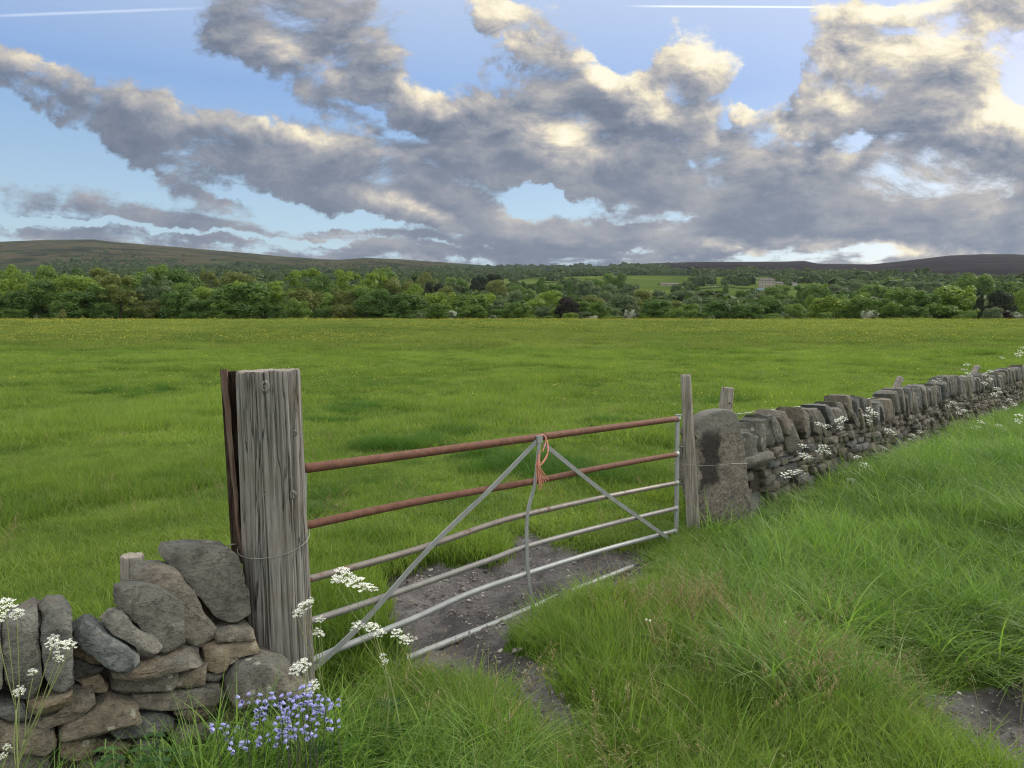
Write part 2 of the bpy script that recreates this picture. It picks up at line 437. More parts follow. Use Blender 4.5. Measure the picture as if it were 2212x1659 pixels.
def metal_f(rust, base=(.33, .34, .34)):
    def f(t, b):
        P = t.geo(); n = t.noise(P, 11, 6, .65); sp = t.noise(P, 140, 4, .7)
        g = ramp(t, t.math('MULTIPLY_ADD', sp, .4, t.math('MULTIPLY', n, .6)), [(.3, tuple(.72 * k for k in base)), (.5, base), (.75, tuple(1.3 * k for k in base))])
        ru = ramp(t, t.math('MULTIPLY_ADD', sp, .5, t.math('MULTIPLY', t.noise(P, 24, 5, .6), .5)), [(.3, (.060, .030, .022)), (.5, (.130, .058, .038)), (.72, (.185, .098, .068))])
        msk = t.step(t.math('ADD', t.noise(P, 7.5, 5, .7), rust), .52, .62)
        t.put(b.inputs['Base Color'], t.mix(msk, g, ru))
        t.put(b.inputs['Roughness'], t.math('MULTIPLY_ADD', msk, .3, .52)); t.put(b.inputs['Metallic'], t.math('MULTIPLY_ADD', msk, -.35, .35))
        wh = t.math('MULTIPLY', t.step(t.noise(P, 34, 3, .6), .71, .76), .6)
        t.put(b.inputs['Base Color'], t.mix(wh, t.mix(msk, g, ru), (.5, .47, .42)))
        bump(t, b, t.math('ADD', sp, t.math('MULTIPLY', n, .5)), .35, .002)
    return f
M['rust'] = mat('rusty_steel', metal_f(.45), .8, .3)
M['semi'] = mat('part_rusted_steel', metal_f(-.03, (.185, .165, .145)), .6, .4)
M['semi2'] = mat('lightly_rusted_steel', metal_f(-.12, (.19, .185, .175)), .6, .4)
M['galv'] = mat('galvanised_steel', metal_f(-.28, (.25, .265, .265)), .5, .5)
M['dark_metal'] = mat('dark_iron', lambda t, b: t.put(b.inputs['Base Color'], (.05, .045, .04)), .6, .4)
M['wire'] = mat('galvanised_wire', lambda t, b: (t.put(b.inputs['Base Color'], (.24, .24, .225)), t.put(b.inputs['Metallic'], .5), None)[2], .5, .4)
M['twine'] = mat('orange_twine', lambda t, b: t.put(b.inputs['Base Color'], ramp(t, t.noise(t.geo(), 150, 3, .6), [(.3, (.42, .15, .10)), (.7, (.80, .40, .30))])), .8, .2)

# leafy materials: diffuse and translucent
def leaf_mat(name, lo, hi, trans=.35, var=.25, pos_scale=None, attr=True, tip=None, pw=.5):
    def f(t, b):
        r = t.rand(); bl = t.attr('bl') if attr else r
        x = t.math('MULTIPLY_ADD', bl, .7, t.math('MULTIPLY', r, .3))
        if pos_scale: x = t.math('MULTIPLY_ADD', t.lin(t.math('MULTIPLY_ADD', t.noise(t.geo(), pos_scale * .22, 2, .5), .5, t.math('MULTIPLY', t.noise(t.geo(), pos_scale * 1.3, 3, .6), .5)), .38, .62), pw, t.math('MULTIPLY', x, 1 - pw))
        c = t.mix(x, lo, hi)
        if attr:
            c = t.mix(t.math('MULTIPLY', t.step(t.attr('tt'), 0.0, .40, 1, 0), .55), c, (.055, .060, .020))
            if tip: c = t.mix(t.math('MULTIPLY', t.step(t.attr('tt'), .55, 1.0), t.step(bl, .5, .8)), c, tip)
        t.put(b.inputs['Base Color'], c)
        tr = t.N.new('ShaderNodeBsdfTranslucent'); t.put(tr.inputs[0], t.mix(1.0, c, (1.15, 1.25, .55), 'MULTIPLY'))
        mx = t.N.new('ShaderNodeMixShader'); t.put(mx.inputs[0], trans)
        t.L.new(b.outputs[0], mx.inputs[1]); t.L.new(tr.outputs[0], mx.inputs[2])
        return mx
    return mat(name, f, .6, .22)

# ---------------------------------------------------------------- lie of the land
G0 = (-.98, 3.50); G1 = (1.36, 6.05)        # the gate's two ends
GATE = Plane(G0, G1)
RW0 = (2.02, 6.72); RWT = (.676, .737)      # face of the wall on the right and its direction
RWALL = Plane(RW0, (RW0[0] + RWT[0], RW0[1] + RWT[1]))
LWALL = Plane((-1.06, 3.14), (-1.83, 2.62)) # face of the wall on the left

def sstep(x, a, b):
    t = np.clip((x - a) / (b - a), 0, 1); return t * t * (3 - 2 * t)
def field_side(x, y):
    """metres beyond the line of walls and gate, negative on the lane side"""
    n = GATE.n
    d = (x - G0[0]) * n.x + (y - G0[1]) * n.y
    return np.where(x < -1.0, y - 3.4 - (x + 1.0) * .68, d)
def snoise(x, y, s):
    """cheap smooth noise on arrays"""
    out = 0
    rs = np.random.default_rng(s)
    for k in range(7):
        a = rs.uniform(0, 6.28); f = rs.uniform(.6, 1.6); p = rs.uniform(0, 6.28)
        out = out + np.sin((x * math.cos(a) + y * math.sin(a)) * f + p)
    return out / 7
def gz(x, y):
    """height of the near ground"""
    x = np.asarray(x, dtype=float); y = np.asarray(y, dtype=float)
    u = np.maximum(y - 16, 0); u = u * u / (u + 6.0)
    s0, um = .0600, 110.0
    z = s0 * u - (s0 - .0225) / (2 * um) * u * u
    z = np.where(y > 133, z, z)
    zb = s0 * um * .955 - (s0 - .0225) / (2 * um) * (um * .955) ** 2
    fall = np.maximum(y - 131, 0)
    zpk = 4.55
    z = np.where(y > 131, zpk + .0 * fall - .0011 * fall ** 2 / (1 + fall * .02), np.minimum(z, zpk + 10))
    z = z + .035 * snoise(x * 1.3, y * 1.3, 3) + .012 * snoise(x * 4, y * 4, 4) + .10 * snoise(x * .22, y * .22, 5) * sstep(y, 8, 20)
    z = z - .05 * sstep(-mud_d(x, y), -.15, .2) * (y < 12)
    # grassy bank in front of the wall on the right
    z = z + .16 * sstep(x, 2.2, 4.5) * sstep(y, 3.5, 6.5) * sstep(-field_side(x, y), 0, .8) * (y < 60)
    return z

MUD_PX = [(1085, 1160), (1150, 1150), (1250, 1185), (1330, 1185), (1390, 1172), (1405, 1215), (1385, 1290), (1290, 1290), (1200, 1320), (1120, 1360), (1085, 1400), (1120, 1425), (1190, 1450),
          (1195, 1490), (1230, 1540), (1275, 1585), (1230, 1610), (1165, 1570), (1130, 1520), (1050, 1490), (950, 1460), (850, 1425), (775, 1360), (815, 1250), (925, 1215), (990, 1235), (1050, 1215)]
MUD = np.array([WZ(x, y, 0)[:2] for x, y in MUD_PX])
MUD2 = np.array([WZ(x, y, 0)[:2] for x, y in [(1960, 1470), (2040, 1500), (2240, 1480), (2400, 1620), (2300, 1700), (2190, 1640), (2070, 1585), (1990, 1540)]])
MUD3 = np.array([WZ(x, y, 0)[:2] for x, y in [(662, 1085), (700, 1075), (745, 1095), (765, 1120), (730, 1150), (665, 1150)]])
def poly_d(P, x, y):
    """signed distance to a polygon, negative inside"""
    x = np.asarray(x, float); y = np.asarray(y, float)
    best = np.full(x.shape, 1e9); inside = np.zeros(x.shape, bool)
    n = len(P)
    for i in range(n):
        ax, ay = P[i]; bx, by = P[(i + 1) % n]
        ex, ey = bx - ax, by - ay
        t = np.clip(((x - ax) * ex + (y - ay) * ey) / (ex * ex + ey * ey), 0, 1)
        best = np.minimum(best, np.hypot(x - ax - t * ex, y - ay - t * ey))
        cond = ((ay > y) != (by > y)) & (x < (bx - ax) * (y - ay) / (by - ay + 1e-12) + ax)
        inside ^= cond
    return np.where(inside, -best, best)
def mud_d(x, y):
    x = np.asarray(x, float); y = np.asarray(y, float)
    return np.minimum(poly_d(MUD, x, y), poly_d(MUD2, x, y))

# distance profile of the land beyond the field, as heights above the eye per metre
SKYLINE = [(-600, 530), (-200, 530), (0, 522), (100, 518), (200, 517), (250, 523), (400, 535), (550, 548), (600, 553), (700, 560), (735, 561), (790, 557), (850, 559), (950, 566), (1060, 574), (1290, 575), (1400, 569),
           (1500, 566), (1690, 565), (1738, 563.5), (1765, 569), (1880, 571), (1950, 564), (2050, 552), (2120, 549), (2190, 549), (2300, 556), (2700, 560)]
sk_u = np.array([uv_of(x, y)[0] for x, y in SKYLINE]); sk_v = np.array([uv_of(x, y)[1] for x, y in SKYLINE])
PROF = [(120, 690), (150, 699), (200, 698), (300, 676), (450, 656), (600, 642), (800, 626), (1000, 613), (1300, 603), (1700, 596)]
pr_Y = np.array([p[0] for p in PROF], float); pr_v = np.array([(725.7 - p[1]) / F for p in PROF])
SKY_Y = 3600.0
def hill_z(X, Y):
    X = np.asarray(X, float); Y = np.asarray(Y, float)
    u = X / np.maximum(Y, 1)
    v1 = np.interp(Y, pr_Y, pr_v); vs = np.interp(u, sk_u, sk_v)
    vm = pr_v[-1]
    t = sstep(Y, 1500, SKY_Y)
    t = np.clip((Y - 1700) / (SKY_Y - 1700), 0, 1); t = 1 - (1 - t) ** 1.7
    v = np.where(Y <= 1700, v1, vm + (vs - vm) * t)
    z = 1.74 + v * Y
    over = np.maximum(Y - SKY_Y, 0)
    z = z - over * .12
    # folds, fading out at the crest
    amp = np.clip((Y - 500) / 900, 0, 1) * np.clip((SKY_Y - Y) / 900, 0, 1)
    z = z + amp * (9 * snoise(X * .006, Y * .006, 21) + 4 * snoise(X * .019, Y * .019, 22))
    return z
def land_z(X, Y):
    return np.where(np.asarray(Y) < 138, gz(X, Y), hill_z(X, Y))

def axis(a, b, step0, g, lim0, lim1):
    """coordinates dense from a to b and then growing"""
    v = list(np.arange(a, b, step0))
    s = step0; x = v[-1]
    while x < lim1: s *= g; x += s; v.append(x)
    s = step0; x = v[0]; lo = []
    while x > lim0: s *= g; x -= s; lo.append(x)
    return np.array(lo[::-1] + v)
xs = axis(-3.2, 5.0, .05, 1.06, -260, 260)
ys = axis(2.2, 8.0, .05, 1.055, -60, 165)
GX, GY = np.meshgrid(xs, ys)
GZ = gz(GX, GY)
md = mud_d(GX, GY); near = GY < 14
md = np.where(near, md, 9)
mud_a = sstep(-md + .06 * snoise(GX * 6, GY * 6, 8), -.10, .10)
worn = sstep(-poly_d(MUD3, GX, GY), -.25, .12) * near
# ruts and hoof prints in the mud
V = np.stack([GX, GY, GZ], -1).reshape(-1, 3)
mm = mud_a.ravel() > .05
for i in np.nonzero(mm)[0]:
    x, y, z = V[i]
    V[i, 2] += mud_a.ravel()[i] * (.065 * mnoise.noise(Vector((x * 4, y * 4, 0))) + .034 * mnoise.noise(Vector((x * 12, y * 12, 3))))
ny, nx = GX.shape
idx = np.arange(nx * ny).reshape(ny, nx)
Fq = np.stack([idx[:-1, :-1], idx[:-1, 1:], idx[1:, 1:], idx[1:, :-1]], -1).reshape(-1, 4)

def ground_f(t, b):
    P = t.geo(); mud = t.attr('mud')
    n1 = t.noise(P, .35, 4, .6); n2 = t.noise(P, 3.2, 5, .6); n3 = t.noise(P, 55, 4, .7)
    g = ramp(t, t.math('MULTIPLY_ADD', n2, .5, t.math('MULTIPLY', n1, .5)), [(.3, (.030, .058, .012)), (.5, (.050, .088, .016)), (.7, (.085, .115, .028))])
    g = t.mix(t.math('MULTIPLY', t.lin(n3, .3, .7), .5), g, (.035, .045, .014))
    g = t.mix(t.math('MULTIPLY', t.attr('worn'), .8), g, (.15, .13, .085))
    gm = ramp(t, t.math('MULTIPLY_ADD', t.noise(P, 26, 6, .7), .5, t.math('MULTIPLY', t.noise(P, 2.2, 5, .6), .5)), [(.30, (.026, .024, .024)), (.45, (.080, .074, .073)), (.60, (.150, .142, .142)), (.80, (.23, .222, .222))])
    gm = t.mix(t.math('MULTIPLY', t.step(t.noise(P, 1.6, 4, .6), .50, .62), .62), gm, (.022, .020, .021))
    st = t.step(t.vor(P, 80), .0, .40, 1, 0); sr = t.sep(t.vor(P, 80, out='Color'))[0]
    gravel = t.math('MULTIPLY', t.math('MULTIPLY', st, t.step(sr, .40, .46)), t.step(t.noise(P, 1.9, 3, .5), .44, .56))
    gm = t.mix(gravel, gm, ramp(t, sr, [(.55, (.16, .15, .14)), (1, (.42, .40, .38))]))
    mk = t.step(t.math('ADD', mud, t.math('MULTIPLY', t.math('SUBTRACT', t.noise(P, 18, 4, .6), .5), .5)), .35, .6)
    t.put(b.inputs['Base Color'], t.mix(mk, g, gm))
    h = t.math('ADD', t.math('MULTIPLY', t.noise(P, 34, 6, .7), 1.2), t.math('MULTIPLY', gravel, .9))
    bump(t, b, t.math('MULTIPLY', h, t.math('MULTIPLY_ADD', mk, .8, .2)), .9, .02)
    t.put(b.inputs['Roughness'], t.math('MULTIPLY_ADD', mk, -.12, .9)); t.put(b.inputs['Specular IOR Level'], t.math('MULTIPLY', mk, .3))
M['ground'] = mat('pasture_soil_and_mud', ground_f, .9, .25)
gnd = obj('ground', mesh_of('ground', V, Fq, [M['ground']], True, {'mud': mud_a.ravel(), 'worn': worn.ravel()}))
tag(gnd, kind='structure')

# hills: a fan-shaped sheet from the far edge of the field to beyond the skyline
us = np.concatenate([np.linspace(-1.6, -.78, 18)[:-1], np.linspace(-.78, .78, 420), np.linspace(.78, 1.6, 18)[1:]])
Ys = np.concatenate([np.linspace(132, 600, 60)[:-1], np.linspace(600, 1900, 90)[:-1], np.linspace(1900, 3600, 90)[:-1], np.linspace(3600, 4000, 7)])
HU, HY = np.meshgrid(us, Ys)
HX = HU * HY; HZ = hill_z(HX, HY) - .25 * (HY < 170)
ny, nx = HX.shape
idx = np.arange(nx * ny).reshape(ny, nx)
Fh = np.stack([idx[:-1, :-1], idx[:-1, 1:], idx[1:, 1:], idx[1:, :-1]], -1).reshape(-1, 4)
PX = 1106 + HU * F      # photo column, used only to lay out moor, wood and pasture over the land
def wood_line(px):      # distance beyond which open moor begins
    return np.interp(px, [-900, 0, 300, 700, 900, 1060, 1300, 1500, 1700, 1900, 2100, 2212, 2600], [2050, 2050, 2050, 2150, 2100, 3900, 3900, 1850, 1650, 1350, 1100, 1050, 1050])
moor = sstep(HY - wood_line(PX) + 160 * snoise(HX * .01, HY * .004, 31) + 70 * snoise(HX * .03, HY * .012, 32), -50, 90)
purple = sstep(PX + 150 * snoise(HX * .002, HY * .002, 33), 1150, 1500)
def hills_f(t, b):
    P = t.geo(); n = t.noise(P, .0045, 6, .62); m = t.noise(P, .02, 6, .65); f = t.noise(P, .12, 4, .7)
    sw = t.noise(t.mapping(P, scale=(.6, 1, 4)), .006, 6, .6, dist=.8)
    heath = ramp(t, t.math('MULTIPLY_ADD', m, .35, t.math('MULTIPLY', sw, .65)), [(.40, (.010, .012, .009)), (.47, (.024, .034, .013)), (.53, (.062, .046, .030)), (.60, (.040, .056, .020))])
    ling = ramp(t, t.math('MULTIPLY_ADD', m, .4, t.math('MULTIPLY', sw, .6)), [(.36, (.008, .006, .008)), (.50, (.014, .010, .012)), (.57, (.024, .018, .017)), (.66, (.055, .054, .030))])
    c = t.mix(t.attr('purple'), heath, ling)
    grass = ramp(t, t.math('MULTIPLY_ADD', f, .3, t.math('MULTIPLY', n, .7)), [(.35, (.045, .070, .020)), (.5, (.068, .098, .026)), (.65, (.095, .120, .040))])
    cell = t.sep(t.vor(t.mapping(P, scale=(.0075, .0042, 0)), 1.0, out='Color'))[0]
    grass = t.mix(1.0, grass, ramp(t, cell, [(0, (.72, .80, .7)), (.4, (1.0, 1.0, .9)), (.7, (1.25, 1.15, .85)), (1, (.85, 1.0, .75))]), 'MULTIPLY')
    wood = t.mix(m, (.014, .026, .010), (.03, .05, .018))
    lo = t.mix(t.attr('pasture'), wood, grass)
    t.put(b.inputs['Base Color'], t.mix(t.attr('moor'), lo, c))
    bump(t, b, m, 1.0, 6.0)
M['hills'] = mat('moorland_and_valley', hills_f, .95, 0.0)
# pastures: patches of the valley side that show as open fields (column and row of the photo)
FIELDS = [  # (x0, x1, distance0, distance1)
    (1010, 1800, 430, 1330), (840, 920, 1050, 1250), (1080, 1190, 430, 520),
    (1690, 1800, 330, 470), (1860, 1980, 820, 980), (560, 620, 900, 1100), (2000, 2230, 420, 520), (1590, 1680, 450, 560)]
past = np.zeros_like(HX)
for (x0, x1, y0, y1) in FIELDS:
    e = 10 + HY * .01
    past = np.maximum(past, sstep(PX, x0 - 8, x0 + 8) * sstep(-PX, -x1 - 8, -x1 + 8) * sstep(HY, y0 - e, y0 + e) * sstep(-HY, -y1 - e, -y1 + e))
past = np.maximum(past, sstep(-HY, -300, -260))
hl = obj('hills', mesh_of('hills', np.stack([HX, HY, HZ], -1).reshape(-1, 3), Fh, [M['hills']], True, {'moor': moor.ravel(), 'purple': purple.ravel(), 'pasture': past.ravel()}))
tag(hl, kind='structure')
def in_field(px, Y, pad=0):
    return any(x0 - pad < px < x1 + pad and y0 < Y < y1 for (x0, x1, y0, y1) in FIELDS)

# ---------------------------------------------------------------- the steel gate
def smooth_path(pts, n=6):
    """Catmull-Rom through points"""
    P = [Vector(p) for p in pts]; out = []
    for i in range(len(P) - 1):
        a = P[max(i - 1, 0)]; b = P[i]; c = P[i + 1]; d = P[min(i + 2, len(P) - 1)]
        for k in range(n):
            t = k / n
            out.append(.5 * ((2 * b) + (c - a) * t + (2 * a - 5 * b + 4 * c - d) * t * t + (3 * b - a - 3 * c + d) * t ** 3))
    out.append(P[-1]); return out
gate = empty('field_gate', (G0[0], G0[1], 0), 'old sagging six-bar metal gate with two rusty top rails and bent lower rails', 'gate')
gn = -GATE.n          # towards the camera
rails = [  # photo points, radius, material, label
    ([(640, 1014.5), (900, 980), (1155, 945.5), (1466, 904)], .0235, 'rust', 'thick red-brown rusty top rail'),
    ([(640, 1140), (900, 1084), (1150, 1040), (1300, 1010), (1463, 981)], .0205, 'rust', 'rusty second rail'),
    ([(645, 1256), (668, 1251), (900, 1187), (1062, 1132), (1147, 1109), (1300, 1075), (1462, 1043)], .0180, 'semi', 'part rusted third rail bent in the middle'),
    ([(645, 1347), (674, 1341), (850, 1283), (1062, 1208), (1140, 1180), (1300, 1137), (1460, 1098)], .0180, 'semi2', None),
    ([(655, 1442), (707, 1412), (890, 1338), (1017, 1281), (1133, 1241), (1300, 1189), (1458, 1147)], .0180, 'galv', None),
    ([(660, 1515), (820, 1450), (906, 1412), (1062, 1350), (1145, 1315), (1230, 1279), (1425, 1201), (1462, 1184)], .0205, 'galv', 'lowest rail half buried in the grass'),
]
for pts, rad, m, lb in rails:
    b = MB(); b.tube(smooth_path([GATE.hit(x, y) for x, y in pts], 8), rad, 14)
    o = obj('rail', b.mesh('rail', [M[m]]), gate)
    if lb: o['label'] = lb
b = MB()   # right-hand upright: an angle section
pt, pb = GATE.hit(1466, 897), GATE.hit(1463, 1200)
gt_ = GATE.t
b.bar([pt - gt_ * .012, pb - gt_ * .012], .040, .006, gn)
b.bar([pt + gt_ * .012 + gn * -.018, pb + gt_ * .012 + gn * -.018], .006, .040, gn)
b.box(pt + Vector((0, 0, .003)), .05, .05, .006)
obj('upright', b.mesh('upright', [M['galv']], False), gate)
b = MB(); pt, pb = GATE.hit(650, 1005), GATE.hit(650, 1530)
b.bar([pt, pb], .045, .03, gn); obj('upright', b.mesh('upright', [M['galv']], False), gate)
def brace(pts, w, off, label=None):
    b = MB(); path = smooth_path([GATE.hit(x, y, 0) + gn * off for x, y in pts], 8)
    b.bar(path, w, .007, gn)
    me = b.mesh('brace', [M['galv']], False)
    o = obj('brace', me, gate)
    if label: o['label'] = label
brace([(1152, 953), (1062, 1046), (921, 1182), (785, 1334), (703, 1414), (672, 1440)], .030, .026, 'long grey diagonal brace to the lower left')
brace([(1168, 958), (1239, 1016), (1312, 1073), (1390, 1128), (1446, 1168)], .030, .026, 'grey diagonal brace to the lower right')
brace([(1157, 950), (1152, 1000), (1147, 1043), (1131, 1110), (1130, 1189), (1134, 1250), (1140, 1285), (1146, 1318)], .028, .033, 'bent upright strap in the middle')
b = MB(); hp = GATE.hit(1157, 948)   # welded lug where the braces meet
b.box(hp + gn * .024, .05, .03, .045, Matrix.Rotation(math.atan2(gt_.y, gt_.x), 3, 'Z')); obj('lug', b.mesh('lug', [M['galv']], False), gate)
for (x, y, r) in ((1462, 981, .026), (1462, 1043, .023), (1460, 1098, .023), (1458, 1147, .023), (1464, 904, .028)):
    b = MB(); p = GATE.hit(x, y); b.tube([p - gt_ * .03, p + gt_ * .004], [r * .8, r], 12); o = obj('weld_collar', b.mesh('weld_collar', [M['galv']]), gate)
b = MB()   # latch bolts on the upright
for y0, y1 in ((965, 990), (1035, 1046)):
    b = MB(); b.tube([GATE.hit(1466, y0), GATE.hit(1474, y0), GATE.hit(1475, (y0 + y1) / 2), GATE.hit(1474, y1), GATE.hit(1468, y1)], .006, 8)
    obj('latch', b.mesh('latch', [M['dark_metal']]), gate)

# orange twine knotted over the top rail
tw = empty('baler_twine', GATE.hit(1160, 945), 'frayed orange baler twine tied over the top rail of the gate', 'twine')
def tp(x, y, off=.045): return GATE.hit(x, y) + gn * off
b = MB()
b.tube(smooth_path([tp(1159, 944, .02), tp(1162, 938.5, .03), tp(1169, 941, .03), tp(1173, 952, .036), tp(1173, 970, .045), tp(1168, 985, .045), tp(1161, 996, .045), tp(1156, 1003, .045)], 6), .0036, 7)
b.tube(smooth_path([tp(1170, 941, .03), tp(1170, 952, .036), tp(1163, 967, .045), tp(1161, 974, .045)], 6), .0036, 7)
b.tube(smooth_path([tp(1172, 952, .04), tp(1170, 980, .05), tp(1160, 998, .05), tp(1155, 1004, .045)], 6), .0032, 7)
obj('loop', b.mesh('loop', [M['twine']]), tw)
b = MB(); rr = random.Random(3)
ends = [(1148, 1030), (1150, 1044), (1152, 1052), (1155, 1060), (1159, 1057), (1157, 1046), (1162, 1042), (1166, 1040), (1171, 1036), (1149, 1010), (1154, 1050), (1161, 1050), (1153, 1058), (1164, 1044)]
for i, (ex, ey) in enumerate(ends):
    o1 = rr.uniform(.035, .055)
    b.tube(smooth_path([tp(1151 + rr.uniform(-1, 3), 986 + rr.uniform(-18, 12), o1), tp(1149 + rr.uniform(-2, 4), 1004, o1 + .004), tp((1151 + ex) / 2 + rr.uniform(-3, 3), 1020, o1), tp(ex, ey, o1)], 5), [.0028] * 15 + [.0012], 6)
obj('frayed_end', b.mesh('frayed_end', [M['twine']]), tw)

# ---------------------------------------------------------------- big wooden gatepost
def log(name, cl, rad, mats, nseg=160, nz=70, seed=1, groove=.006, notch=None, top_rough=.004):
    """weathered log along a centre line of two points, with drying cracks modelled in"""
    a, c = Vector(cl[0]), Vector(cl[1]); V = []; Fc = []; mi = []
    ax = (a - c).normalized(); u = ax.cross(Vector((0, 1, 0))).normalized(); w = ax.cross(u)
    ts = [0, .004] + list(np.linspace(.02, 1, nz - 2))
    for i, t in enumerate(ts):
        p = a.lerp(c, t)
        r0 = rad[0] * (1 - t) + rad[1] * t
        for j in range(nseg):
            th = 2 * math.pi * j / nseg
            q = Vector((math.cos(th) * 4.4, math.sin(th) * 4.4, t * 1.5 + seed * 7))
            g1 = mnoise.noise(Vector((q.x * 2.1, q.y * 2.1, q.z * .55)))
            g2 = mnoise.noise(Vector((q.x * 5.2, q.y * 5.2, q.z * .9)))
            crack = max(0, 1 - abs(mnoise.noise(Vector((q.x * 1.15 + 9, q.y * 1.15, q.z * .35)))) * 17)
            crack += .6 * max(0, 1 - abs(mnoise.noise(Vector((q.x * 2.3 + 3, q.y * 2.3, q.z * .5)))) * 15)
            r = r0 * (1 + .035 * mnoise.noise(Vector((math.cos(th) * .9 + seed, math.sin(th) * .9, t * 1.7)))) + groove * .45 * g1 + groove * .35 * g2 - groove * 1.9 * crack
            if notch: r -= notch(th, t)
            if i == 0: r -= .004
            zz = top_rough * (mnoise.noise(Vector((math.cos(th) * 3, math.sin(th) * 3, seed))) * 1.5 - crack * 1.0) if i < 2 else 0
            V.append(p + (u * math.cos(th) + w * math.sin(th)) * r + ax * zz)
    for i in range(len(ts) - 1):
        for j in range(nseg):
            x0 = i * nseg + j; x1 = i * nseg + (j + 1) % nseg
            Fc.append((x0, x0 + nseg, x1 + nseg, x1)); mi.append(0)
    rings = 7; base = len(V)      # cut top
    for k in range(1, rings):
        s = 1 - k / rings
        for j in range(nseg):
            q = (V[j] - a) * s
            V.append(a + q + ax * (.0035 * mnoise.noise(Vector((q.x * 45, q.y * 45, 2)))))
    V.append(a.copy())
    prev = 0
    for k in range(1, rings):
        cur = base + (k - 1) * nseg
        for j in range(nseg):
            Fc.append((prev + j, prev + (j + 1) % nseg, cur + (j + 1) % nseg, cur + j)); mi.append(1)
        prev = cur
    for j in range(nseg): Fc.append((prev + j, prev + (j + 1) % nseg, len(V) - 1)); mi.append(1)
    return mesh_of(name, V, Fc, mats, True, None, mi)
YP = 3.38
gp = empty('gatepost', (W(608, 1480, YP).x, YP, 0), 'thick weathered grey timber gatepost with deep cracks, holding the left end of the gate', 'gatepost')
ptop, pbot = W(574, 800, YP), W(612, 1560, YP)
def notch(th, t):      # the split on the left side: a flat where the outer piece has come away
    d = math.atan2(math.sin(th - LTH), math.cos(th - LTH))
    k = max(0, 1 - t / .66)
    return .050 * k * math.exp(-(d / .32) ** 2)
# angle of the left side in the log's own frame
_ax = (ptop - pbot).normalized(); _u = _ax.cross(Vector((0, 1, 0))).normalized(); _w = _ax.cross(_u)
LTH = math.atan2(Vector((-1, -.35, 0)).dot(_w), Vector((-1, -.35, 0)).dot(_u))
obj('post', log('post', (ptop, pbot), (.151, .150), [M['post'], M['post_end']], 240, 90, 1, .0090, notch), gp)
# the split-off outer piece, leaning away at the top
V = []; Fc = []; n = 40
th0 = math.radians(150); 
for i in range(n + 1):
    t = i / n
    xo = 475 + (519 - 475) * t; xi = 489 + (527 - 489) * t; y = 798 + (1214 - 798) * t
    wob = 2.2 * mnoise.noise(Vector((t * 7, 0, 4)))
    o1 = W(xo + wob, y, YP - .02); i1 = W(xi + wob, y, YP - .075 + .02 * t); i2 = W(xi + 5 * (1 - t) + wob, y, YP + .05); o2 = W(xo + 2 + wob, y, YP + .07)
    V += [o1, W((xo + xi) / 2 + wob, y, YP - .068), i1, i2, o2]
for i in range(n):
    for j in range(5):
        a = i * 5 + j; b_ = i * 5 + (j + 1) % 5; Fc.append((a, b_, b_ + 5, a + 5))
Fc.append((4, 3, 2, 1, 0)); Fc.append(tuple(n * 5 + k for k in range(5)))
b = MB(); q1 = [W(498 + (523 - 498) * t, 802 + 412 * t, YP + .03) for t in np.linspace(0, 1, 12)]
b.bar(q1, .075, .05, (0, 1, 0)); oi = obj('split_shade_board', b.mesh('split_shade_board', [M['gap_shade']], False), gp)  # added dark board: paints the shade inside the split
o = obj('split_piece', mesh_of('split_piece', V, Fc, [M['split']], False), gp); o['label'] = 'reddish-brown piece split away from the left side of the post'
for (x, y, r) in ((573, 835, .016), (637, 935, .008), (570, 1063, .011), (634, 1069, .012)):   # knots
    c = W(x, y, YP - math.sqrt(max(.151 ** 2 - ((x - 585 - (y - 800) * .045) / F * YP) ** 2, 0)) - .002)
    b = MB(); rings = []
    for k, (rr_, dz) in enumerate(((1.35, .002), (1.0, -.006), (.72, -.007), (.62, -.001), (.3, -.004), (.02, -.005))):
        rings.append([c + Vector((math.cos(a_) * r * rr_, dz, math.sin(a_) * r * rr_ * 1.35)) for a_ in np.linspace(0, 2 * math.pi, 15)[:-1]])
    V = [p for q in rings for p in q]; Fc = [(i * 14 + j, i * 14 + (j + 1) % 14, (i + 1) * 14 + (j + 1) % 14, (i + 1) * 14 + j) for i in range(5) for j in range(14)]
    obj('knot', mesh_of('knot', V, Fc, [M['post']]), gp)

# ---------------------------------------------------------------- smaller stakes
def stake(name, label, cat, top, bot, r0, r1, seed, cut=0, group=None):
    e = empty(name, (bot.x, bot.y, bot.z), label, cat, group)
    obj('shaft', log('shaft', (top, bot), (r0, r1), [M['stake'], M['post_end']], 56, 40, seed, .0030, None, .003 + cut), e)
    return e
stake('fence_post', 'short round grey post behind the loose stones left of the big gatepost', 'fence post', W(285, 1199, 3.62), W(290, 1500, 3.62) - Vector((0, 0, .2)), .054, .056, 3)
st = stake('fence_stake', 'tall thin grey stake standing between the gate and the upright stone', 'stake', W(1481, 810, 6.42), W(1500, 1175, 6.42), .043, .060, 5, .008)
e2 = empty('fence_stake', W(1566, 960, 7.35), 'short crooked grey stake poking up behind the upright stone gatepost', 'stake')
me = log('shaft', (W(1572, 837, 7.35), W(1556, 1000, 7.35)), (.060, .085), [M['stake'], M['post_end']], 56, 30, 8, .004); obj('shaft', me, e2)
b = MB(); b.tube([W(1576, 871, 7.30), W(1576, 871, 7.28)], [.013, .010], 10); obj('knot', b.mesh('knot', [M['dark_metal']]), e2)
b = MB(); b.tube([W(1563, 893, 7.285), W(1563, 893, 7.275)], [.013, .010], 10); obj('knot', b.mesh('knot', [M['dark_metal']]), e2)
stake('leaning_stake', 'pale round stake leaning right, behind the middle of the stone wall', 'stake', W(1946, 815, 11.3), W(1921, 870, 11.1) - Vector((.25, 0, .6)), .052, .056, 11)
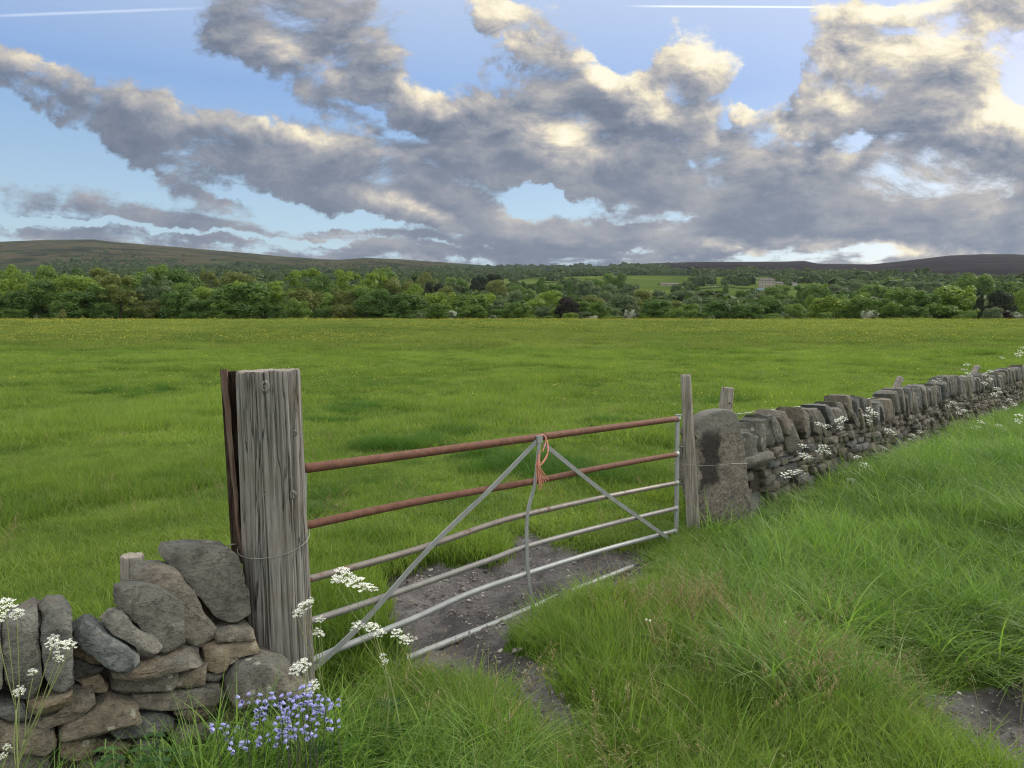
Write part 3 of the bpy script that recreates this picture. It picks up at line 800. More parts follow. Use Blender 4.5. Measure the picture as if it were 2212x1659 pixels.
stake('leaning_stake', 'farther leaning grey stake half hidden by white umbels near the right edge', 'stake', W(2112, 791, 14.8), W(2075, 850, 14.5) - Vector((.35, 0, .6)), .058, .062, 12)

# ---------------------------------------------------------------- wires
wire = empty('fence_wire', (W(500, 1178, 3.3).x, 3.3, .7), 'thin twisted wire tied round the big gatepost and the short round post', 'wire')
def twist(b, pts, r=.0016, amp=.003, turns=60, n=5):
    P = smooth_path(pts, 24)
    for ph in (0, math.pi):
        q = []
        for i, p in enumerate(P):
            th = turns * i / len(P) * 2 * math.pi / 6 + ph
            q.append(p + Vector((0, math.cos(th) * amp, math.sin(th) * amp)))
        b.tube(q, r, n)
b = MB()
twist(b, [W(262, 1248, 3.56), W(285, 1252, 3.55), W(308, 1240, 3.58), W(340, 1222, 3.5), W(420, 1200, 3.42), W(497, 1178, 3.36)])
obj('twisted_strand', b.mesh('twisted_strand', [M['wire']]), wire)
b = MB()
pc = W(592, 1180, YP); 
arc = [pc + Vector((math.cos(a) * .160, math.sin(a) * .160, .024 * (a - 4.2) ** 2 / 2 - .012)) for a in np.linspace(math.radians(165), math.radians(385), 24)]
b.tube([W(497, 1178, 3.36)] + [Vector(p) for p in arc], .0018, 6)
b.tube([W(497, 1178, 3.36), W(508, 1170, 3.40), W(517, 1163, 3.45)], .0015, 6)
obj('loop', b.mesh('loop', [M['wire']]), wire)
# single wire round the upright stone
wr = empty('binding_wire', W(1480, 1000, 6.4), 'thin wire stretched across the face of the upright stone from the tall stake', 'wire')
b = MB(); b.tube(smooth_path([W(1478, 1003, 6.36), W(1500, 1004, 6.34), W(1520, 1006, 6.33), W(1560, 1004, 6.36), W(1590, 1001, 6.44), W(1614, 1001, 6.60)], 5), .0022, 6); obj('strand', b.mesh('strand', [M['wire']]), wr)
bw = empty('barbed_wire', W(1600, 892, 7.35), 'barbed wire running along behind the top of the right-hand stone wall', 'wire')
b = MB(); BW = [W(1567, 896, 7.3), W(1605, 893, 7.5), W(1700, 881, 8.2), W(1830, 868, 9.3), W(1925, 851, 11.1), W(2092, 812, 14.6), W(2240, 786, 20.5), W(2330, 775, 26)]
bp = smooth_path(BW, 30)
b.tube(bp, .0030, 6)
for i in range(2, len(bp) - 1, 2):
    p = bp[i]
    for k in range(2):
        d = Vector((random.uniform(-1, 1), random.uniform(-.4, .4), random.uniform(-1, 1))).normalized() * .016; b.tube([p - d, p + d], .0018, 4)
obj('strand', b.mesh('strand', [M['wire']]), bw)

# ---------------------------------------------------------------- stones
def rock(poly, plane, off, thick, seed, mats, lean=0.0, bulge=.012, detail=1.0, npt=30, facets=6, cutr=(.74, .93)):
    """a stone whose face follows an outline on a wall plane: rounded arrises, rough faces, real thickness"""
    P = [plane.hit(x, y) for x, y in poly] if not isinstance(poly[0], Vector) else poly
    n = -plane.n; c = sum(P, Vector()) / len(P)
    # resample the outline evenly
    L = [0]
    for i in range(len(P)): L.append(L[-1] + (P[(i + 1) % len(P)] - P[i]).length)
    pts = []
    for i in range(len(P)):      # keep the corners, divide the sides
        kk = max(1, round(npt * (L[i + 1] - L[i]) / L[-1]))
        for k in range(kk): pts.append(P[i].lerp(P[(i + 1) % len(P)], k / kk))
    npt = len(pts)
    size = max((p - c).length for p in pts)
    zs = [p.z for p in pts]; z0, z1 = min(zs), max(zs)
    rr = random.Random(seed)
    tilt = Vector((rr.uniform(-.18, .18), 0, 0)).x
    rings = [(.30, 0.0), (.58, 0.0), (.82, 0.0), (.955, .002), (1.0, .012), (1.01, .10), (1.0, .45), (.96, .85), (.80, 1.0), (.4, 1.0)]
    V = []; Fc = []
    def put(q, s, d):
        r = (q - c) * s
        h = (c + r).z
        dep = d * thick if d > .03 else d * .9 * min(.4, size * 4)
        lz = (h - (z0 + z1) / 2)
        front = max(0, 1 - d * 3)
        p = c + r - n * dep + n * (off) + n * (bulge * (1 - s * s) * front) - n * front * (lean * lz + tilt * (r.dot(plane.t)))
        w = Vector((seed * 3.1, seed * 1.7, seed * .9))
        k = 1 / max(size, .03)
        nv = mnoise.noise_vector((p * k * 1.3 + w)) * size * .022 + mnoise.noise_vector(p * k * 3.6 + w) * size * .022 + mnoise.noise_vector(p * 26 + w) * .0035 * detail
        # faceting: quantised ridges
        return p + nv
    for (s, d) in rings:
        for q in pts: V.append(put(q, s, d))
    V.append(put(c, 0, 0)); V.append(put(c, 0, 1.0))
    # chip the block with a few planes, as a mason's hammer or frost would
    for k in range(facets):
        a = Vector((rr.uniform(-1, 1), 0, rr.uniform(-1, 1)))
        d = (plane.t * a.x + Vector((0, 0, a.z)) + n * rr.uniform(.15, 1.3)).normalized()
        sup = max((p - c).dot(d) for p in V); cut = sup * rr.uniform(*cutr)
        for j in range(len(V)):
            e = (V[j] - c).dot(d) - cut
            if e > 0: V[j] = V[j] - d * (e * .94)
    m = npt
    for i in range(len(rings) - 1):
        for j in range(m):
            a = i * m + j; b = i * m + (j + 1) % m; Fc.append((a, b, b + m, a + m))
    for j in range(m):
        Fc.append((len(V) - 2, (j + 1) % m, j)); k = (len(rings) - 1) * m; Fc.append((len(V) - 1, k + j, k + (j + 1) % m))
    me = mesh_of('stone', V, Fc, mats, True)
    me.set_sharp_from_angle(angle=R(38))
    return me
def z1(pts): return [(x * .36, 1150.3 + y * .36) for x, y in pts]
def finish(o, levels=1):
    me = o.data
    s = o.modifiers.new('subdivision', 'SUBSURF'); s.levels = 1; s.render_levels = levels; s.subdivision_type = 'SIMPLE' if levels == 1 else 'CATMULL_CLARK'
    return o

# things lying loose on the wall: outline, offset of the face, thickness, lean, material, label
LOOSE = [
    ([(1010, 210), (1040, 150), (1200, 140), (1420, 150), (1480, 190), (1505, 300), (1500, 350), (1550, 400), (1562, 480), (1530, 540), (1450, 575), (1330, 570), (1250, 480), (1180, 380), (1120, 310), (1060, 250)], -.10, .26, .25, 'stone_warm',
     'largest brown boulder on top of the wall, resting against the big gatepost'),
    ([(800, 290), (850, 240), (1000, 232), (1085, 245), (1110, 300), (1210, 420), (1230, 480), (1320, 600), (1300, 650), (1220, 715), (1120, 690), (1100, 560), (1050, 440), (930, 340), (820, 315)], -.05, .17, .15, 'stone_grey',
     'long blue-grey slab leaning between the brown boulder and the tan slab'),
    ([(690, 330), (860, 312), (960, 330), (1110, 430), (1112, 540), (1125, 600), (1090, 690), (980, 712), (900, 700), (830, 560), (760, 480), (690, 440)], .02, .12, .10, 'stone_warm',
     'broad tan slab standing on edge in the middle of the loose stones'),
    ([(595, 515), (640, 465), (740, 450), (790, 540), (830, 570), (900, 590), (962, 655), (880, 720), (830, 715), (800, 650), (690, 590)], .07, .12, .35, 'stone_grey',
     'small angular dark stone leaning on the tan slab'),
    ([(430, 575), (500, 512), (560, 530), (700, 610), (822, 690), (815, 720), (740, 782), (640, 752), (470, 665), (425, 615)], .10, .20, .4, 'stone_grey',
     'long grey block sloping down to the right, beside the upright coping stones'),
]
seed = 10
for pts, off, th, lean, m, lb in LOOSE:
    seed += 1
    me = rock(z1(pts), LWALL, off, th, seed, [M[m]], lean, .008, 1.2, 60, 9, (.82, .97))
    c = sum((Vector(v.co) for v in me.vertices), Vector()) / len(me.vertices)
    lo = min(v.co.z for v in me.vertices)
    o = finish(obj('loose_stone', me, None, (c.x, c.y, lo))); tag(o, lb, 'stone', 'loose stones on the left wall')

lw = empty('dry_stone_wall', (LWALL.a.x, LWALL.a.y, 0), 'tumbledown dry stone wall at the lower left, ending against the big timber gatepost', 'stone wall')
# uprights of the coping
for pts, off, th, lb in [
    ([(10, 555), (60, 505), (160, 458), (222, 436), (238, 600), (250, 740), (252, 860), (200, 960), (80, 960), (30, 800)], .10, .26, 'wide upright coping stone at the left'),
    ([(236, 450), (285, 408), (390, 412), (420, 440), (425, 600), (427, 700), (437, 840), (380, 892), (310, 890), (268, 820), (245, 700)], .11, .24, 'narrow rounded upright coping stone'),
    ([(-180, 500), (-90, 470), (0, 560), (22, 700), (15, 860), (-60, 930), (-170, 920)], .12, .26, None), ([(-400, 520), (-300, 440), (-200, 480), (-180, 700), (-190, 900), (-390, 900)], .10, .26, None),
    ([(205, 455), (262, 470), (270, 720), (275, 850), (235, 850), (222, 600)], .03, .2, None)]:
    seed += 1
    o = finish(obj('coping_stone', rock(z1(pts), LWALL, off, th, seed, [M['stone']], .05, .012, 1.2, 52, 5, (.82, .97)), lw))
    if lb: o['label'] = lb
COURSES = [
    ([(640, 790), (720, 772), (900, 735), (1120, 700), (1200, 705), (1207, 745), (1080, 775), (870, 805), (720, 837), (670, 822)], .115, .3, 'thin flat pale slab under the loose stones'),
    ([(1300, 612), (1400, 585), (1522, 582), (1530, 632), (1400, 645), (1300, 660)], .02, .3, None),
    ([(1225, 700), (1310, 668), (1530, 628), (1545, 700), (1430, 730), (1360, 780), (1340, 825), (1230, 832)], .03, .3, None),
    ([(655, 870), (760, 830), (950, 805), (1050, 800), (1060, 860), (1020, 905), (880, 915), (720, 945), (660, 922)], .07, .3, None),
    ([(1060, 820), (1090, 795), (1242, 770), (1227, 880), (1110, 902), (1035, 897)], .07, .3, None),
    ([(775, 945), (910, 932), (1100, 905), (1322, 884), (1332, 932), (1310, 982), (1150, 997), (930, 1022), (800, 1034)], .09, .3, 'long stone speckled with white lichen'),
    ([(1340, 850), (1400, 745), (1550, 714), (1722, 757), (1752, 872), (1700, 892), (1470, 972), (1370, 992), (1330, 925)], .16, .3, 'block with white lichen spots at the foot of the gatepost'),
    ([(1025, 1020), (1120, 993), (1295, 983), (1312, 1040), (1250, 1077), (1080, 1082), (1020, 1047)], .10, .25, None),
    ([(1295, 975), (1355, 958), (1364, 1012), (1305, 1045)], .05, .25, None), ([(1225, 835), (1340, 825), (1330, 870), (1220, 880)], .03, .2, None),
    ([(1300, 1060), (1420, 1000), (1492, 1010), (1507, 1087), (1400, 1122), (1300, 1165)], .06, .3, None),
    ([(1008, 1150), (1060, 1110), (1200, 1080), (1322, 1068), (1333, 1095), (1230, 1152), (1090, 1197), (1012, 1192)], .13, .3, 'smooth pale tilted slab'),
    ([(1070, 1215), (1180, 1180), (1285, 1148), (1262, 1202), (1120, 1237)], .10, .2, None),
    ([(1035, 1240), (1200, 1220), (1285, 1212), (1295, 1272), (1180, 1327), (1055, 1307)], .12, .3, None),
    ([(450, 890), (600, 843), (656, 915), (642, 942), (555, 952)], .02, .2, None),
    ([(165, 1078), (330, 1020), (440, 920), (552, 898), (562, 960), (500, 1012), (440, 1062), (250, 1124)], .11, .3, None),
    ([(340, 1112), (480, 1030), (640, 940), (812, 968), (823, 1062), (640, 1122), (420, 1182), (345, 1162)], .13, .3, 'big brown block with a yellow lichen patch'),
    ([(620, 1130), (840, 1060), (960, 1038), (1032, 1080), (1012, 1142), (870, 1192), (700, 1207)], .08, .3, None),
    ([(150, 960), (320, 908), (425, 878), (428, 962), (330, 1002), (180, 1032)], .14, .3, None),
    ([(-20, 960), (140, 975), (200, 1042), (150, 1062), (-20, 1042)], .12, .3, None),
    ([(430, 680), (600, 740), (650, 785), (560, 802), (440, 752)], -.02, .25, None), ([(430, 760), (560, 810), (650, 832), (600, 852), (450, 885)], -.03, .2, None),
    ([(1640, 950), (1750, 882), (1845, 900), (1840, 1010), (1700, 1022)], .06, .25, None),
    ([(780, 1210), (950, 1188), (1003, 1232), (900, 1302), (790, 1302)], .10, .25, None), ([(560, 1200), (700, 1215), (780, 1230), (770, 1300), (580, 1300)], .06, .25, None),
    ([(1040, 1320), (1180, 1332), (1300, 1285), (1340, 1430), (1040, 1430)], .12, .3, None), ([(340, 1192), (560, 1170), (600, 1230), (540, 1300), (360, 1300)], .10, .3, None),
    ([(-30, 1060), (150, 1080), (325, 1130), (330, 1240), (-30, 1240)], .12, .3, None), ([(1305, 1160), (1500, 1110), (1545, 1200), (1400, 1300), (1305, 1262)], .09, .3, None),
    ([(1500, 990), (1640, 960), (1660, 1062), (1535, 1112)], .05, .3, None), ([(760, 1310), (1020, 1300), (1030, 1430), (760, 1430)], .09, .3, None), ([(300, 1310), (740, 1310), (740, 1430), (300, 1430)], .09, .3, None),
    ([(-40, 1250), (290, 1255), (290, 1430), (-40, 1430)], .12, .3, None), ([(1350, 1310), (1520, 1240), (1640, 1300), (1640, 1430), (1350, 1430)], .08, .3, None), ([(1540, 1130), (1700, 1080), (1760, 1180), (1640, 1280), (1545, 1200)], .03, .3, None),
    ([(-420, 930), (-200, 940), (-40, 970), (-40, 1060), (-420, 1040)], .10, .3, None), ([(-420, 1060), (-50, 1080), (-50, 1240), (-420, 1240)], .1, .3, None), ([(1100, 300), (1250, 420), (1330, 560), (1500, 560), (1500, 640), (1200, 660), (1120, 500)], -.20, .14, None),
]
for pts, off, th, lb in COURSES:
    seed += 1
    o = finish(obj('stone', rock(z1(pts), LWALL, off, th, seed, [M['stone_warm' if seed % 2 else 'stone']], random.Random(seed).uniform(.05, .4), .006, 1.0, 46, 8, (.84, .97)), lw))
    if lb: o['label'] = lb
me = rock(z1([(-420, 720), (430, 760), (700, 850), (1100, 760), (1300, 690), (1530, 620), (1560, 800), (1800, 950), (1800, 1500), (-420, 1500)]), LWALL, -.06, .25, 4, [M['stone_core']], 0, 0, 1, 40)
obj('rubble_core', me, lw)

# ---------------------------------------------------------------- upright stone gatepost
def z3(pts): return [(1017.5 + x * .304, 778.6 + y * .304) for x, y in pts]
PIL = Plane((1.55, 6.42), (2.4, 6.72))
def pillar_f(t, b):
    P = t.tex('Object'); n = t.noise(P, 5, 6, .62); f = t.noise(P, 42, 6, .75); m = t.noise(P, 14, 5, .65)
    c = ramp(t, t.math('MULTIPLY_ADD', m, .5, t.math('MULTIPLY', n, .5)), [(.3, (.10, .09, .076)), (.46, (.20, .18, .15)), (.60, (.30, .27, .225)), (.78, (.40, .37, .32))])
    c = t.mix(t.math('MULTIPLY', t.step(f, .46, .60), .75), c, t.mix(1.0, c, (.35, .35, .35), 'MULTIPLY'))
    x, y, z = t.sep(P)
    wob = t.math('MULTIPLY', t.math('SUBTRACT', t.noise(P, 11, 5, .7), .5), .22)
    # black stain down the left half of the face
    sx = t.math('SUBTRACT', t.math('ABSOLUTE', t.math('ADD', t.math('ADD', x, PSX), wob)), .085)
    sz = t.math('SUBTRACT', t.math('ABSOLUTE', t.math('ADD', t.math('SUBTRACT', z, .66), wob)), .24)
    stain = t.math('MULTIPLY', t.step(sx, -.02, .035, 1, 0), t.step(sz, -.03, .04, 1, 0))
    c = t.mix(t.math('MULTIPLY', stain, .85), c, (.022, .020, .019))
    dk = t.math('MULTIPLY', t.step(t.noise(P, 7, 5, .7), .50, .62), t.step(z, .25, .5))
    c = t.mix(t.math('MULTIPLY', dk, .55), c, (.055, .05, .046))
    topc = t.step(z, .84, .96); c = t.mix(t.math('MULTIPLY', topc, .55), c, (.17, .18, .165))
    t.put(b.inputs['Base Color'], c)
    bump(t, b, t.math('ADD', t.math('MULTIPLY', f, 1.0), t.math('MULTIPLY', m, 1.4)), 1.0, .024)
M['pillar'] = mat('stained_gritstone', pillar_f, .9, .2) if False else None
pil_pts = z3([(1592, 520), (1598, 480), (1620, 440), (1700, 390), (1780, 362), (1840, 352), (1900, 382), (1922, 440), (1938, 530), (1952, 620), (1965, 700), (1985, 820), (2005, 940), (2022, 1060), (2030, 1180), (2030, 1330), (1640, 1330), (1625, 1100), (1590, 950), (1570, 820), (1578, 760), (1592, 650), (1606, 560), (1598, 530)])
pc = PIL.hit(1570, 1165)
PSX = -(PIL.hit(1533, 1000).x - pc.x)
M['pillar'] = mat('stained_gritstone', pillar_f, .9, .2)
o = finish(obj('stone_gatepost', rock(pil_pts, PIL, .0, .30, 77, [M['pillar']], .02, .03, 1.4, 64, 3, (.94, .99)), None, (pc.x, pc.y, 0)), 2)
tag(o, 'upright gritstone gatepost with a black stain, right of the tall thin stake', 'stone post')

# ---------------------------------------------------------------- long wall on the right
rw = empty('dry_stone_wall', (RW0[0], RW0[1], 0), 'long dry stone wall with upright coping running away to the right edge', 'stone wall')
rt = Vector((RWT[0], RWT[1], 0)).normalized(); rn = Vector((-rt.y, rt.x, 0)) * -1     # towards the lane
rr = random.Random(5)
def rpt(s, z, off=0.0): return Vector((RW0[0], RW0[1], 0)) + rt * s + Vector((0, 0, z)) + rn * off
def wall_top(s): return .885 + .05 * min(s, 4) / 4 + .03 * math.sin(s * .9) + .02 * math.sin(s * 2.3 + 1) - .10 * math.exp(-(s / .35) ** 2)
def block(s0, s1, za, zb, off, th, seed, lean=0, skew=0.0, npt=22, sub=0, matn='stone_far', name='stone', rough=.10):
    q = random.Random(seed); w = s1 - s0; h = zb - za; P = []
    for (a, c) in ((0, 0), (.5, -.02), (1, 0), (1.02, .5), (1, 1), (.5, 1.03), (0, 1), (-.02, .5)):
        P.append(rpt(s0 + w * (a + q.uniform(-rough, rough) * .9) + skew * (za + h * c - za), za + h * (c + q.uniform(-rough, rough)), 0))
    return rock(P, RWALL, off, th, seed, [M[matn]], lean, .01, .8, npt)
parts = []      # (size on screen, name, mesh)
WL = 23.0
# coping stones on edge, leaning slightly
s = .05; k = 0
while s < WL:
    w = rr.uniform(.09, .20) if s > 3 else rr.uniform(.17, .30)
    zt = wall_top(s) + (rr.uniform(-.06, .045) if s > 5 else rr.uniform(-.10, .05)); zb = zt - rr.uniform(.24, .33)
    if s > 4: zb -= .02
    parts.append((w * (zt - zb) / (6.7 + s * .74) ** 2, 'coping_stone', (s, s + w * .97, zb, zt, rr.uniform(.0, .06), .30, 200 + k, .1, rr.choice([-.75, -.5, -.3, -.1, .35]) if s < 5 else rr.uniform(-.4, .12), 24 if s < 6 else 14)))
    s += w * (1.0 if s < 6 else .98); k += 1
# rough courses below
zc = .60
course = 0
for (zb, zt) in ((.565, .635), (.495, .565), (.43, .495), (.36, .43), (.28, .36), (.19, .28), (.08, .19), (-.06, .08)):
    s = .02 + rr.uniform(0, .15)
    while s < WL:
        w = rr.uniform(.12, .40) if rr.random() < .7 else rr.uniform(.08, .14)
        d0 = rr.uniform(-.02, .02)
        dz = wall_top(s) - .93
        hole = (s < .62 and .2 < (zb + zt) / 2 < .50) or (s < .7 and (zb + zt) / 2 < .2)      # the gap next to the upright stone
        if not hole:
            zz = (zb + dz + d0, zt + dz + d0 * .5)
            if rr.random() < .18 and w > .2:
                zm = (zz[0] + zz[1]) / 2; 
                parts.append((w * .05 / (6.7 + s * .74) ** 2, 'stone', (s, s + w * .95, zz[0], zm, rr.uniform(-.02, .05), .25, 900 + k, .1, 0, 14))); k += 1
                parts.append((w * .05 / (6.7 + s * .74) ** 2, 'stone', (s, s + w * .9, zm, zz[1], rr.uniform(-.02, .05), .25, 900 + k, .1, 0, 14)))
            else:
                parts.append((w * .1 / (6.7 + s * .74) ** 2, 'stone', (s, s + w * .95, zz[0], zz[1], rr.uniform(-.03, .06), .25, 900 + k, rr.uniform(0, .3), 0, 20 if s < 6 else 12)))
        s += w; k += 1
    course += 1
# stones deep in the gap, and the long lintel over it
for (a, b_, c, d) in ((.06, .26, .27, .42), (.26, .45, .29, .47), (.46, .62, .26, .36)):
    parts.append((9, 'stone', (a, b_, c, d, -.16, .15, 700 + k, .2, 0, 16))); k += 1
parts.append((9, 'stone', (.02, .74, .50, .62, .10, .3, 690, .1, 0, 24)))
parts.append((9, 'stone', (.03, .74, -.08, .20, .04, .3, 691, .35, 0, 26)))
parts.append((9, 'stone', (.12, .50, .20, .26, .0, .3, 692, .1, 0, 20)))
for nm in ('coping_stone', 'stone'):
    rows = sorted([p for p in parts if p[1] == nm], key=lambda p: -p[0])
    lim = 95
    rest = MB()
    for i, (_, _, a) in enumerate(rows):
        (s0, s1, za, zb, off, th, sd, lean, skew, npt) = a
        me = block(s0, s1, za, zb, off, th, sd, lean, skew, npt, name=nm)
        if i < lim:
            o = obj(nm, me, rw)
            if s0 < 5: finish(o)
        else:
            rest.add([v.co for v in me.vertices], [tuple(p.vertices) for p in me.polygons]); bpy.data.meshes.remove(me)
    if rest.v:
        o = obj(nm, rest.mesh(nm, [M['stone_far']]), rw); o['kind'] = 'stuff'
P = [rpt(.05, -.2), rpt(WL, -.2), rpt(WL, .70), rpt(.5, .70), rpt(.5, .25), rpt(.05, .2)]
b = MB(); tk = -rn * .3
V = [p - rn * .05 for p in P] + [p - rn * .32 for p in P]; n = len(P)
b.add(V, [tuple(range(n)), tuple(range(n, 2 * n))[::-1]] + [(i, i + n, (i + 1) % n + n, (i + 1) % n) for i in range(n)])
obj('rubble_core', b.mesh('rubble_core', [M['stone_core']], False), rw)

# ---------------------------------------------------------------- grass
PROTO = bpy.data.collections.new('clump_library')      # never linked to the scene itself: only instanced
def blades(n, rad, h0, h1, w, bend, seed, seg=4, wob=.0, spread=.35, broad=1.0, lean=(0, 0)):
    q = np.random.default_rng(seed)
    a = q.uniform(0, 2 * np.pi, n); rr_ = rad * np.sqrt(q.uniform(0, 1, n))
    bx, by = rr_ * np.cos(a), rr_ * np.sin(a)
    h = q.uniform(h0, h1, n) * (1 - .25 * (rr_ / rad) ** 2)
    la = q.uniform(0, 2 * np.pi, n); ll = np.abs(q.normal(0, spread, n)) + .05
    ox, oy = np.cos(la) * ll + lean[0], np.sin(la) * ll + lean[1]
    cv = q.uniform(.2, 1.0, n) * bend
    ww = w * q.uniform(.6, 1.35, n)
    fa = q.uniform(0, np.pi, n)      # facing of the blade
    px, py = np.cos(fa), np.sin(fa)
    ts = np.linspace(0, 1, seg + 1)
    V = []; T = []; B = []
    bl = q.uniform(0, 1, n)
    for i, t in enumerate(ts):
        hor = h * (.35 * t * ll + cv * t ** 2.2)
        hz_ = h * (t - .45 * np.minimum(cv, 1.3) * t ** 2.6)
        nx_, ny_ = ox / np.hypot(ox, oy), oy / np.hypot(ox, oy)
        cx, cy = bx + nx_ * hor + .3 * h * t * lean[0], by + ny_ * hor + .3 * h * t * lean[1]
        wd = ww * (1 - t ** 1.6) * (.75 + .9 * t * (1 - t) * broad) * .5
        if i == seg:
            V.append(np.stack([cx, cy, hz_], -1)); T.append(np.full(n, t)); B.append(bl)
        else:
            V.append(np.stack([cx - px * wd, cy - py * wd, hz_], -1)); V.append(np.stack([cx + px * wd, cy + py * wd, hz_], -1))
            T += [np.full(n, t)] * 2; B += [bl, bl]
    V = np.concatenate(V); T = np.concatenate(T); B = np.concatenate(B)
    i = np.arange(n); Fq = []
    for k in range(seg - 1):
        l0, r0, l1, r1 = (2 * k) * n + i, (2 * k + 1) * n + i, (2 * k + 2) * n + i, (2 * k + 3) * n + i
        Fq.append(np.stack([l0, r0, r1], -1)); Fq.append(np.stack([l0, r1, l1], -1))
    l0, r0, tp_ = (2 * seg - 2) * n + i, (2 * seg - 1) * n + i, (2 * seg) * n + i
    Fq.append(np.stack([l0, r0, tp_], -1))
    return V, np.concatenate(Fq), T, B
def clump(name, m, *a, **k):
    V, Fq, T, B = blades(*a, **k)
    o = bpy.data.objects.new(name, mesh_of(name, V, Fq, [m], True, {'tt': T, 'bl': B})); PROTO.objects.link(o); return o
def scatter(name, protos, P, rot, scl, pick, kind='stuff', label=None):
    """one object that shows a clump at every point"""
    c = bpy.data.collections.new('clumps_for_' + name)
    for i, o in enumerate(protos):
        o2 = o.copy(); o2.name = '%02d_%s' % (i, name); c.objects.link(o2)
    me = bpy.data.meshes.new(name); n = len(P)
    me.vertices.add(n); me.vertices.foreach_set('co', np.asarray(P, np.float32).ravel())
    a = me.attributes.new('rot', 'FLOAT_VECTOR', 'POINT'); a.data.foreach_set('vector', np.asarray(rot, np.float32).ravel())
    a = me.attributes.new('scl', 'FLOAT_VECTOR', 'POINT'); a.data.foreach_set('vector', np.asarray(scl, np.float32).ravel())
    a = me.attributes.new('pick', 'INT', 'POINT'); a.data.foreach_set('value', np.asarray(pick, np.int32))
    o = bpy.data.objects.new(name, me); link(o); tag(o, label, None, None, kind)
    ng = bpy.data.node_groups.new(name + '_instancing', 'GeometryNodeTree')
    ng.interface.new_socket('Geometry', in_out='INPUT', socket_type='NodeSocketGeometry')
    ng.interface.new_socket('Geometry', in_out='OUTPUT', socket_type='NodeSocketGeometry')
    N = ng.nodes; L = ng.links
    gi = N.new('NodeGroupInput'); go = N.new('NodeGroupOutput'); io = N.new('GeometryNodeInstanceOnPoints')
    ci = N.new('GeometryNodeCollectionInfo'); ci.inputs['Collection'].default_value = c
    ci.inputs['Separate Children'].default_value = True; ci.inputs['Reset Children'].default_value = True
    def na(nm, ty):
        x = N.new('GeometryNodeInputNamedAttribute'); x.data_type = ty; x.inputs['Name'].default_value = nm; return x.outputs['Attribute']
    L.new(gi.outputs[0], io.inputs['Points']); L.new(ci.outputs[0], io.inputs['Instance'])
    io.inputs['Pick Instance'].default_value = True
    L.new(na('pick', 'INT'), io.inputs['Instance Index'])
    e2r = N.new('FunctionNodeEulerToRotation'); L.new(na('rot', 'FLOAT_VECTOR'), e2r.inputs[0]); L.new(e2r.outputs[0], io.inputs['Rotation'])
    L.new(na('scl', 'FLOAT_VECTOR'), io.inputs['Scale']); L.new(io.outputs[0], go.inputs[0])
    md_ = o.modifiers.new('instancing', 'NODES'); md_.node_group = ng
    return o
def spread_pts(n, y0, y1, seed, umax=.80, bias=1.0, back=0):
    """random ground points inside the view's fan; bias 1 = even per square metre, above = more of them near"""
    q = np.random.default_rng(seed)
    t = q.uniform(0, 1, n)
    if bias == 1.0: Y = np.sqrt(y0 * y0 + (y1 * y1 - y0 * y0) * t)
    else:
        e = 2 - bias; Y = (y0 ** e + (y1 ** e - y0 ** e) * t) ** (1 / e) if abs(e) > 1e-3 else y0 * (y1 / y0) ** t
    X = q.uniform(-umax, umax, n) * (Y + 1.2)
    return X, Y, q
def place(name, protos, X, Y, q, s0, s1, zs=(.8, 1.2), keep=None, sink=.01, label=None, tilt=.06, hfun=None):
    if keep is not None: X, Y = X[keep], Y[keep]
    n = len(X); Z = gz(X, Y) - sink
    s = q.uniform(s0, s1, n); h = q.uniform(zs[0], zs[1], n)
    if hfun is not None: h = h * hfun(X, Y)
    rot = np.stack([q.normal(0, tilt, n), q.normal(0, tilt, n), q.uniform(0, 6.28, n)], -1)
    return scatter(name, protos, np.stack([X, Y, Z], -1), rot, np.stack([s, s, s * h], -1), q.integers(0, len(protos), n), label=label)

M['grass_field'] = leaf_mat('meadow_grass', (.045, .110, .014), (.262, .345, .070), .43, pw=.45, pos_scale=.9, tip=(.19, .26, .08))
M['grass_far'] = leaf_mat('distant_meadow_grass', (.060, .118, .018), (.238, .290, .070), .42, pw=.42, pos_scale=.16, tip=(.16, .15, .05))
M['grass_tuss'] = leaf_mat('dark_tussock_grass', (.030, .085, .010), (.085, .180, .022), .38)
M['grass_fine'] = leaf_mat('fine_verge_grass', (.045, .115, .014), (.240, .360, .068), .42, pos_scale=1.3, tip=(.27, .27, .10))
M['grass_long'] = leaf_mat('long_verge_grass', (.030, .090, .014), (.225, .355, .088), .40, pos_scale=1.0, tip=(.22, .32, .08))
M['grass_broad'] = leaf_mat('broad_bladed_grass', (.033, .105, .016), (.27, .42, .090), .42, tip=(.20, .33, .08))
M['straw'] = leaf_mat('dry_seeding_grass', (.20, .16, .085), (.33, .27, .15), .25)
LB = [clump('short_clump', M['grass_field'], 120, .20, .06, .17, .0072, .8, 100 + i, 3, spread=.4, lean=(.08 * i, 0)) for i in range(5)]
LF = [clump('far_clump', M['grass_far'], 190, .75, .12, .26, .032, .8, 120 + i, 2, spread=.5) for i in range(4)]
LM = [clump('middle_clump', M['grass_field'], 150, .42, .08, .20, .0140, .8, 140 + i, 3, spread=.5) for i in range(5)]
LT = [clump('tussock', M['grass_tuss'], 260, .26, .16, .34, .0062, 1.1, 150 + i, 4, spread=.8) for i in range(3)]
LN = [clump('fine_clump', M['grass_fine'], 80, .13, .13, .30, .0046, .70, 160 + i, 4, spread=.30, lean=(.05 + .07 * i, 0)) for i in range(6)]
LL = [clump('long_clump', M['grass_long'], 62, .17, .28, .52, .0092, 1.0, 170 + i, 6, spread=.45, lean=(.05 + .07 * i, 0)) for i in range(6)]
LW = [clump('broad_clump', M['grass_broad'], 26, .12, .26, .48, .0092, 1.25, 180 + i, 7, spread=.6) for i in range(5)]
